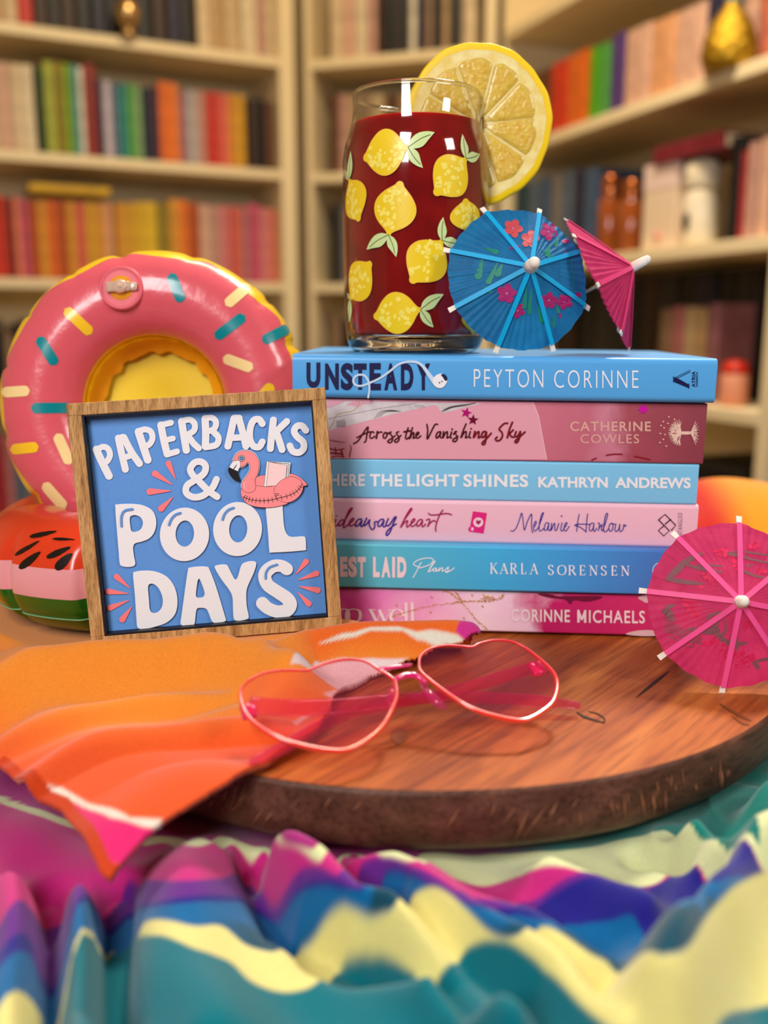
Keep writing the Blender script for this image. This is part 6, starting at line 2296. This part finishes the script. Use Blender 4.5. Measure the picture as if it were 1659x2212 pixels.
def umbrella(name, label, apex, axis, R, H, spin, paper, rib_m, prints, stick, seed=1, group=None, stick_out=0.006, collar=0.0022, rib_tip=0.0034):
    """axis: from the rim plane to the tip. prints(polar->3D fn) adds coloured prints to the canopy mesh"""
    axis = Vector(axis).normalized()
    apex = Vector(apex)
    ux = Vector((1, 0, 0)) if abs(axis.x) < 0.9 else Vector((0, 0, 1))
    ux = (ux - axis * ux.dot(axis)).normalized()
    uy = axis.cross(ux)
    if uy.z < 0:
        ux, uy = -ux, -uy
    rr = random.Random(seed)
    pl_n = 56
    amp = [rr.uniform(0.3, 1.0) for _ in range(pl_n)]

    def cone(a, q, off=0.0):
        """a angle (0 = ux, 90 = uy), q 0..1 from tip to rim"""
        b = (a - spin) % (2 * math.pi)
        ph = (b / (2 * math.pi) * 8) % 1.0
        sag = 0.05 * R * (ph * (1 - ph) * 4) * q
        k = b / (2 * math.pi) * pl_n
        i = int(k) % pl_n
        fr = k - int(k)
        pleat = (abs(fr - 0.5) * 2 - 0.5) * 0.026 * R * q * amp[i]
        scal = 1 - 0.022 * (ph * (1 - ph) * 4) - 0.006 * math.sin(b * 23) * q
        return apex - axis * (H * q ** 1.05 + sag * 0.5 - pleat - off) + (ux * math.cos(a) + uy * math.sin(a)) * (R * q * scal)

    base = apex - axis * H
    lowest = min((cone(2 * math.pi * k / 64, 1) for k in range(64)), key=lambda p: p.z)
    root = thing(name, label, 'paper umbrella', lowest, group)
    g = MB()
    NA, NQ = 336, 14
    v = [cone(2 * math.pi * i / NA, 0.03 + 0.97 * j / NQ) for i in range(NA) for j in range(NQ + 1)]
    f = [(i * (NQ + 1) + j, ((i + 1) % NA) * (NQ + 1) + j, ((i + 1) % NA) * (NQ + 1) + j + 1, i * (NQ + 1) + j + 1) for i in range(NA) for j in range(NQ)]
    g.add(v, f)
    mats = [paper]
    inv = Matrix((ux, uy, axis)).transposed()

    def pxy_(x, y, off=0.0002):
        """photo point on the canopy (front sheet)"""
        P = apex - axis * H * 0.5
        for _ in range(5):
            w = onP(x, y, P, axis) - apex
            a, b = w.dot(ux), w.dot(uy)
            q = min(1.0, math.hypot(a, b) / R)
            P = apex - axis * (H * q ** 1.05)
        return cone(math.atan2(b, a), max(0.03, q), off)

    if prints:
        prints(g, mats, pxy_)
    part('canopy', g, mats, root)
    for k in range(8):
        a = spin + 2 * math.pi * k / 8
        pts = [cone(a, 0.04 + 0.96 * j / 8, 0.0003) for j in range(9)]
        tan = (ux * -math.sin(a) + uy * math.cos(a))
        w = 0.00115
        vv = []
        nn = (axis * R + (ux * math.cos(a) + uy * math.sin(a)) * H).normalized()
        for p in pts:
            for s, o in ((-1, 0), (1, 0), (1, 0.00035), (-1, 0.00035)):
                vv.append(p + tan * w * s + nn * o)
        ff = []
        for j in range(8):
            for s in range(4):
                ff.append((j * 4 + s, j * 4 + (s + 1) % 4, (j + 1) * 4 + (s + 1) % 4, (j + 1) * 4 + s))
        rb = part('rib', MB().add(vv, ff), rib_m, root, False)
        e0, e1 = cone(a, 0.985, -0.0002), cone(a, 1.0, -0.0002)
        d = (e1 - e0).normalized()
        vv = []
        for p, ww in ((e0, 0.0011), (e1 + d * rib_tip, 0.0013)):
            for s, o in ((-1, -0.0004), (1, -0.0004), (1, 0.0003), (-1, 0.0003)):
                vv.append(p + tan * ww * s + nn * o)
        part('rib_end', MB().add(vv, [(0, 1, 5, 4), (1, 2, 6, 5), (2, 3, 7, 6), (3, 0, 4, 7), (3, 2, 1, 0), (4, 5, 6, 7)]), WHITE_CARD, rb, False)
    # pick through the middle, white collar and rounded tip
    tip = apex + axis * stick_out
    part('pick', MB().tube([apex - axis * stick, tip], [0.0008, 0.0011], 10).ball(apex - axis * stick, 0.0008, 5), PICK, root)
    part('collar', MB().tube([apex - axis * 0.0015, apex + axis * (stick_out - 0.001), tip], [collar * 1.15, collar, collar * 0.85], 14).ball(tip, collar * 0.95, 8), WHITE_CARD, root, label='white paper tip')
    part('inner_hub', MB().tube([apex - axis * H * 0.95, apex - axis * H * 0.55], [0.0022, 0.0022], 14), WHITE_CARD, root)
    return root


def flower(g, mi, ci, fn, cx, cy, s, rot=0.3, sx=1.0):
    for k in range(5):
        a = rot + 2 * math.pi * k / 5
        g.flat(fill(ell(cx + s * 0.62 * math.cos(a) * sx, cy + s * 0.62 * math.sin(a), s * 0.50 * sx, s * 0.42, a, 14)), lambda x, y: fn(x, y, 0.00030 + k * 0.00001), mi)
    g.flat(fill(ell(cx, cy, s * 0.5, s * 0.5, 0, 12)), lambda x, y: fn(x, y, 0.00036), mi)
    g.flat(fill(ell(cx, cy, s * 0.14, s * 0.12, 0, 8)), lambda x, y: fn(x, y, 0.00042), ci)


P_blue = mat('blue_tissue_paper', rgb(30, 132, 190), 0.55, 0.3, noise=(120, rgb(22, 108, 166), 0.25), bump=(260, 0.35, 0.0012), alpha_translucent=0.35)
P_pink = mat('pink_tissue_paper', rgb(228, 62, 118), 0.6, 0.3, noise=(120, rgb(208, 44, 104), 0.25), bump=(260, 0.35, 0.0012), alpha_translucent=0.35)
R_blue = mat('bright_blue_rib', rgb(0, 166, 226), 0.45)
R_pink = mat('bright_pink_rib', rgb(240, 78, 146), 0.5)
R_pink2 = mat('pink_rib', rgb(230, 66, 126), 0.5)
F_mag = mat('print_magenta', rgb(160, 22, 104), 0.55)
F_red = mat('print_red', rgb(200, 74, 84), 0.5)
F_grn = mat('print_green', rgb(22, 130, 110), 0.55)
F_ctr = mat('print_grey', rgb(170, 130, 170), 0.55)
F_olive = mat('print_olive', rgb(130, 74, 84), 0.6)
F_rose = mat('print_rose', rgb(216, 22, 82), 0.6)


def blue_prints(g, mats, fn):
    mats += [F_mag, F_red, F_grn, F_ctr]
    C = lambda x, y: (960 + x / 3.6065, 420 + y / 3.6065)
    for x, y, s, mi in ((535, 255, 70, 2), (668, 345, 66, 2), (818, 280, 66, 1), (482, 775, 72, 1), (568, 910, 56, 1), (820, 830, 62, 1), (940, 840, 58, 1)):
        cx, cy = C(x, y)
        flower(g, mi, 4, fn, cx, cy, s / 3.6, 0.4 + x)
    for x, y, a, b, ro in ((952, 356, 27, 18, 0), (950, 460, 10, 24, 0.2), (870, 700, 14, 22, -0.5), (1045, 783, 22, 20, 0), (908, 948, 9, 22, 0), (548, 408, 44, 12, -0.25)):
        cx, cy = C(x, y)
        g.flat(fill(ell(cx, cy, a / 3.6, b / 3.6, ro, 14)), lambda X, Y_: fn(X, Y_, 0.0003), 1)
    for a, b, w in (((680, 720), (660, 940), 40), ((720, 860), (770, 1010), 40), ((640, 720), (620, 900), 36), ((300, 480), (250, 660), 60), ((420, 520), (330, 700), 50), ((300, 410), (420, 450), 40), ((830, 380), (800, 480), 46), ((760, 420), (840, 500), 34),
                    ((450, 540), (400, 640), 60), ((860, 940), (850, 1040), 34), ((880, 860), (900, 930), 30), ((300, 720), (370, 760), 40), ((900, 330), (870, 400), 30)):
        g.flat(drop(C(*a), C(*b), w / 3.6), lambda X, Y_: fn(X, Y_, 0.00026), 3)
    g.flat(ribbon([C(980, 480), C(1010, 600), C(1015, 700), C(1000, 800)], 2.2), lambda X, Y_: fn(X, Y_, 0.00026), 3)


ap = onY(1146, 576, 0.4575)
umbrella('paper_umbrella', 'blue paper umbrella printed with magenta flowers, leaning on the lemon glass', ap, (0.20, -0.92, 0.30), 0.0368, 0.0165,
         math.radians(72), P_blue, R_blue, blue_prints, 0.066, 3, stick_out=0.0050, collar=0.0030)

pc = onY(1302, 611, 0.500)
pax = Vector((0.85, -0.20, 0.46)).normalized()


def small_prints(g, mats, fn):
    mats += [F_rose, F_olive]
    C = lambda x, y: (960 + x / 3.6065, 420 + y / 3.6065)
    for x, y, s in ((1180, 440, 40), (1230, 520, 46), (1290, 520, 34), (1350, 800, 40), (1130, 380, 26)):
        cx, cy = C(x, y)
        for k in range(5):
            a = k * 1.26
            g.flat(ribbon(ell(cx + s * .16 * math.cos(a), cy + s * .16 * math.sin(a), s * .12, s * .14, a, 10), 0.8, False), lambda X, Y_: fn(X, Y_, 0.0003), 1)
    for p in ([(1225, 450), (1240, 480), (1195, 500)], [(1215, 600), (1240, 630), (1255, 690)], [(1365, 730), (1410, 780), (1420, 820)], [(1390, 850), (1420, 880), (1440, 960), (1455, 970)], [(1380, 905), (1430, 930)]):
        g.flat(ribbon([C(*q) for q in p], 1.8), lambda X, Y_: fn(X, Y_, 0.0003), 2)


umbrella('paper_umbrella', 'small pink paper umbrella seen edge-on behind the blue one on the books', pc + pax * 0.0170, pax, 0.0372, 0.0195, math.radians(20), P_pink, R_pink2, small_prints, 0.028, 5, stick_out=0.0075, collar=0.0023, rib_tip=0.0018)


def pink_prints(g, mats, fn):
    mats += [F_olive, F_rose]
    C = lambda x, y: (1380 + x / 5.53, 1110 + y / 5.53)
    bold = [([(330, 780), (420, 680), (560, 560), (700, 490), (770, 470)], [50, 90, 70, 50, 20]), ([(330, 770), (480, 800), (640, 820), (760, 830)], [50, 60, 50, 20]), ([(560, 600), (700, 640), (860, 670), (990, 690)], [30, 46, 36, 24]), ([(700, 610), (850, 610), (1000, 615)], [20, 30, 16]),
            ([(1030, 470), (1150, 480), (1300, 520), (1543, 570)], [20, 46, 34, 24]), ([(1060, 450), (1250, 445), (1540, 475)], [10, 24, 20]), ([(1260, 680), (1400, 735), (1540, 770)], [40, 30, 20]), ([(1300, 620), (1330, 600), (1380, 595)], [30, 24, 10]),
            ([(290, 1160), (340, 1180), (360, 1240), (410, 1280)], [60, 100, 110, 20]), ([(340, 1110), (420, 1090)], [60, 20]), ([(570, 1380), (700, 1390), (850, 1410), (900, 1400)], [20, 60, 90, 60]), ([(1040, 1180), (940, 1190), (840, 1220), (810, 1260)], [20, 40, 40, 20]),
            ([(820, 1250), (880, 1320), (920, 1400), (960, 1480), (1060, 1540), (1170, 1560), (1310, 1550)], [20, 60, 90, 60, 60, 70, 10]), ([(950, 1210), (930, 1300), (900, 1400)], [20, 40, 50]), ([(1000, 1250), (1040, 1360), (990, 1480)], [14, 30, 40]), ([(1170, 1500), (1170, 1620)], [20, 40]),
            ([(1390, 1790), (1430, 1850)], [50, 60]), ([(1440, 1770), (1543, 1740)], [40, 36])]
    for p, w in bold:
        g.flat(ribbon([C(*q) for q in p], [x / 5.53 for x in w]), lambda X, Y_: fn(X, Y_, 0.00028), 1)
    for k in range(6):
        g.flat(ribbon([C(300, 1300 + 22 * k), C(430, 1330 + 24 * k), C(560, 1400 + 24 * k), C(740, 1460 + 22 * k)], 1.7), lambda X, Y_: fn(X, Y_, 0.0003), 1)
    g.flat(ribbon([C(350, 1470), C(440, 1510), C(560, 1580), C(640, 1600), C(640, 1540), C(560, 1500)], 2), lambda X, Y_: fn(X, Y_, 0.0003), 1)
    rs = random.Random(6)
    for cx, cy, n, s in ((610, 1150, 16, 130), (560, 1010, 7, 80), (870, 1540, 10, 90), (820, 770, 14, 130), (960, 440, 10, 110), (1150, 610, 8, 90), (1040, 1700, 14, 170), (1280, 1760, 14, 120), (1460, 660, 4, 40), (1380, 370, 6, 60), (1320, 1320, 8, 90)):
        for k in range(n):
            x, y = cx + rs.gauss(0, s * 0.42), cy + rs.gauss(0, s * 0.42)
            q = rs.uniform(26, 44)
            a = rs.random() * 3
            if k % 2:
                g.flat(ribbon([C(*e) for e in ell(x, y, q, q * 0.75, a, 12)], 1.3, False), lambda X, Y_: fn(X, Y_, 0.0003), 2)
            else:
                g.flat(fill([C(*e) for e in ell(x, y, q * 0.9, q * 0.7, a, 12)]), lambda X, Y_: fn(X, Y_, 0.00024), 2)


ap = onY(1600, 1300, 0.3815)
umbrella('paper_umbrella', 'large pink paper umbrella with olive prints, propped on the board beside the books', ap, (-0.06, -0.93, 0.36), 0.0368, 0.0135,
         math.radians(81), P_pink, R_pink, pink_prints, 0.05, 9, stick_out=0.0035, collar=0.0026)


# ---------------------------------------------------------------- heart sunglasses
LA = onZ(735, 1648, BT + 0.0085)
LB = onZ(1145, 1553, BT + 0.0110)
d_t = ray(735, 1425)
lt = None
best = 9
for k in range(400):
    Y = 0.30 + k * 0.0003
    p = d_t * (Y / d_t.y) + Vector((0, 0, CZ))
    e = abs((p - LA).length - 0.050)
    if e < best and p.y > LA.y + 0.015:
        best, lt = e, p
LN = (LB - LA).cross(lt - LA).normalized()
if LN.y > 0:
    LN = -LN
LX = (LB - LA).normalized()
LY = LN.cross(LX)


def sunglasses():
    r = thing('sunglasses', 'pink see-through heart shaped sunglasses lying folded on board and towel', 'sunglasses', LA)
    lens_m = clear_mat('pink_lens', (1.0, 0.66, 0.70, 1), 0.02, 1.5, rgb(240, 70, 130), 0.06)
    edge_m = mat('coral_edge', rgb(250, 62, 44), 0.2, 0.5, trans=0.25, coat=0.5, sss=0.2)
    arm_m = clear_mat('pink_clear_plastic', (1.0, 0.66, 0.80, 1), 0.04, 1.5, rgb(252, 80, 170), 0.13)
    hot = mat('hot_pink_plastic', rgb(244, 44, 132), 0.15, 0.5, trans=0.35, coat=0.5)
    A = lambda x, y: (490 + x / 4.1475, 1370 + y / 4.1475)
    B = lambda x, y: (840 + x / 3.7705, 1360 + y / 3.7705)
    left = [A(*p) for p in [(125, 560), (128, 480), (200, 400), (330, 335), (480, 310), (620, 308), (720, 308), (800, 280), (900, 245), (1040, 215), (1180, 215), (1280, 245), (1360, 300), (1440, 345), (1500, 395), (1520, 450), (1525, 540), (1500, 620), (1460, 710), (1400, 810), (1320, 890), (1200, 970), (1080, 1025), (960, 1030), (820, 1015), (680, 985), (540, 945), (400, 880), (260, 790), (170, 690)]]
    right = [B(*p) for p in [(250, 265), (258, 210), (300, 165), (380, 128), (480, 116), (580, 120), (680, 128), (740, 100), (820, 78), (920, 74), (1020, 90), (1120, 140), (1210, 210), (1290, 280), (1350, 350), (1375, 420), (1370, 500), (1340, 580), (1270, 645), (1180, 700), (1090, 728), (980, 718), (860, 690), (740, 655), (620, 600), (500, 520), (390, 440), (310, 375), (260, 320)]]
    n_in = LN * 0.0009

    def lens(ol):
        o2 = cr(ol, 5, True)
        fr = [onP(x, y, LA, LN) for x, y in o2]
        c = sum(fr, Vector()) / len(fr)
        v = [p for p in fr] + [p - LN * 0.0018 for p in fr]
        n = len(fr)
        tri = tessellate_polygon([[Vector(((p - c).dot(LX), (p - c).dot(LY), 0)) for p in fr]])
        g = MB()
        g.add(v[:n], [tuple(t) for t in tri])
        g2 = MB()
        ring = [p - LN * 0.0009 for p in fr]
        ring.append(ring[0])
        wd = [0.00055 + 0.00055 * max(0, min(1, 0.5 - (p - c).dot(LY) / 0.03)) for p in ring]
        g2.tube(ring, wd, 6, cap=False)
        l = part('lens', g, lens_m, r, False)
        part('lens_edge', g2, edge_m, l)
        return l

    lens(left)
    lens(right)
    br = lambda pts: [onP(*A(*p), LA, LN) - LN * 0.0009 for p in pts]
    part('bridge', MB().tube(br([(1360, 300), (1450, 290), (1540, 275), (1660, 262)]), [0.0008, 0.0009, 0.0009, 0.0009], 8).tube(br([(1510, 400), (1540, 375), (1600, 355), (1680, 352), (1730, 375), (1790, 430)]), [0.0010, 0.0012, 0.0014, 0.0014, 0.0012, 0.001], 8), hot, r)
    pad = lambda pts, rad: MB().tube([onP(*q, LA, LN) - LN * 0.003 for q in pts], rad, 10)
    part('nose_pad', pad([A(1510, 400), A(1490, 470), A(1480, 540), A(1490, 620)], [0.0008, 0.0017, 0.0020, 0.0010]), arm_m, r)
    part('nose_pad', pad([B(270, 390), B(330, 470), B(400, 545), B(470, 595)], [0.0008, 0.0016, 0.0020, 0.0010]), arm_m, r)

    def arm(pts, rad, hinge):
        P = []
        for x, y, f in pts:
            d = ray(x, y)
            top = onP(x, y, LA, LN)
            bot = onZ(x, y, BT + 0.0045)
            P.append(bot + (top - bot) * f)
        q = []
        m = len(P)
        for i in range(m - 1):
            for k in range(5):
                t = k / 5
                a, b, c, d = P[max(i - 1, 0)], P[i], P[i + 1], P[min(i + 2, m - 1)]
                q.append(0.5 * ((2 * b) + (c - a) * t + (2 * a - 5 * b + 4 * c - d) * t * t + (3 * b - a - 3 * c + d) * t ** 3))
        q.append(P[-1])
        rd = [float(np.interp(i / 5, range(len(rad)), rad)) for i in range(len(q))]
        ar = part('temple_arm', MB().tube(q, rd, 14, 0, True, (0.34, 1.0), (0, -0.55, 1)), arm_m, r)
        part('hinge', MB().bbox((-0.0028, -0.0032, -0.0025), (0.0028, 0.0032, 0.0004), 0.0007, 0,
                                Matrix.Translation(hinge) @ Matrix(((LX.x, LY.x, LN.x, 0), (LX.y, LY.y, LN.y, 0), (LX.z, LY.z, LN.z, 0), (0, 0, 0, 1)))), hot, ar)

    hl = onP(*A(200, 620), LA, LN) - LN * 0.0030
    hr = onP(*B(1225, 265), LA, LN) - LN * 0.0030
    arm([(538, 1524, 0.90), (620, 1530, 0.72), (720, 1526, 0.56), (860, 1512, 0.42), (960, 1506, 0.36), (1060, 1508, 0.22), (1160, 1514, 0.10), (1254, 1525, 0.0)], [0.0046, 0.0046, 0.0044, 0.0040, 0.0034, 0.0036, 0.0036, 0.0018], hl)
    arm([(1160, 1440, 0.86), (1060, 1470, 0.62), (960, 1498, 0.44), (860, 1520, 0.30), (760, 1540, 0.22), (690, 1570, 0.32), (620, 1612, 0.46), (540, 1645, 0.62)], [0.0040, 0.0040, 0.0036, 0.0032, 0.0030, 0.0034, 0.0038, 0.0018], hr)


sunglasses()
print('OBJECTS', len(bpy.data.objects))
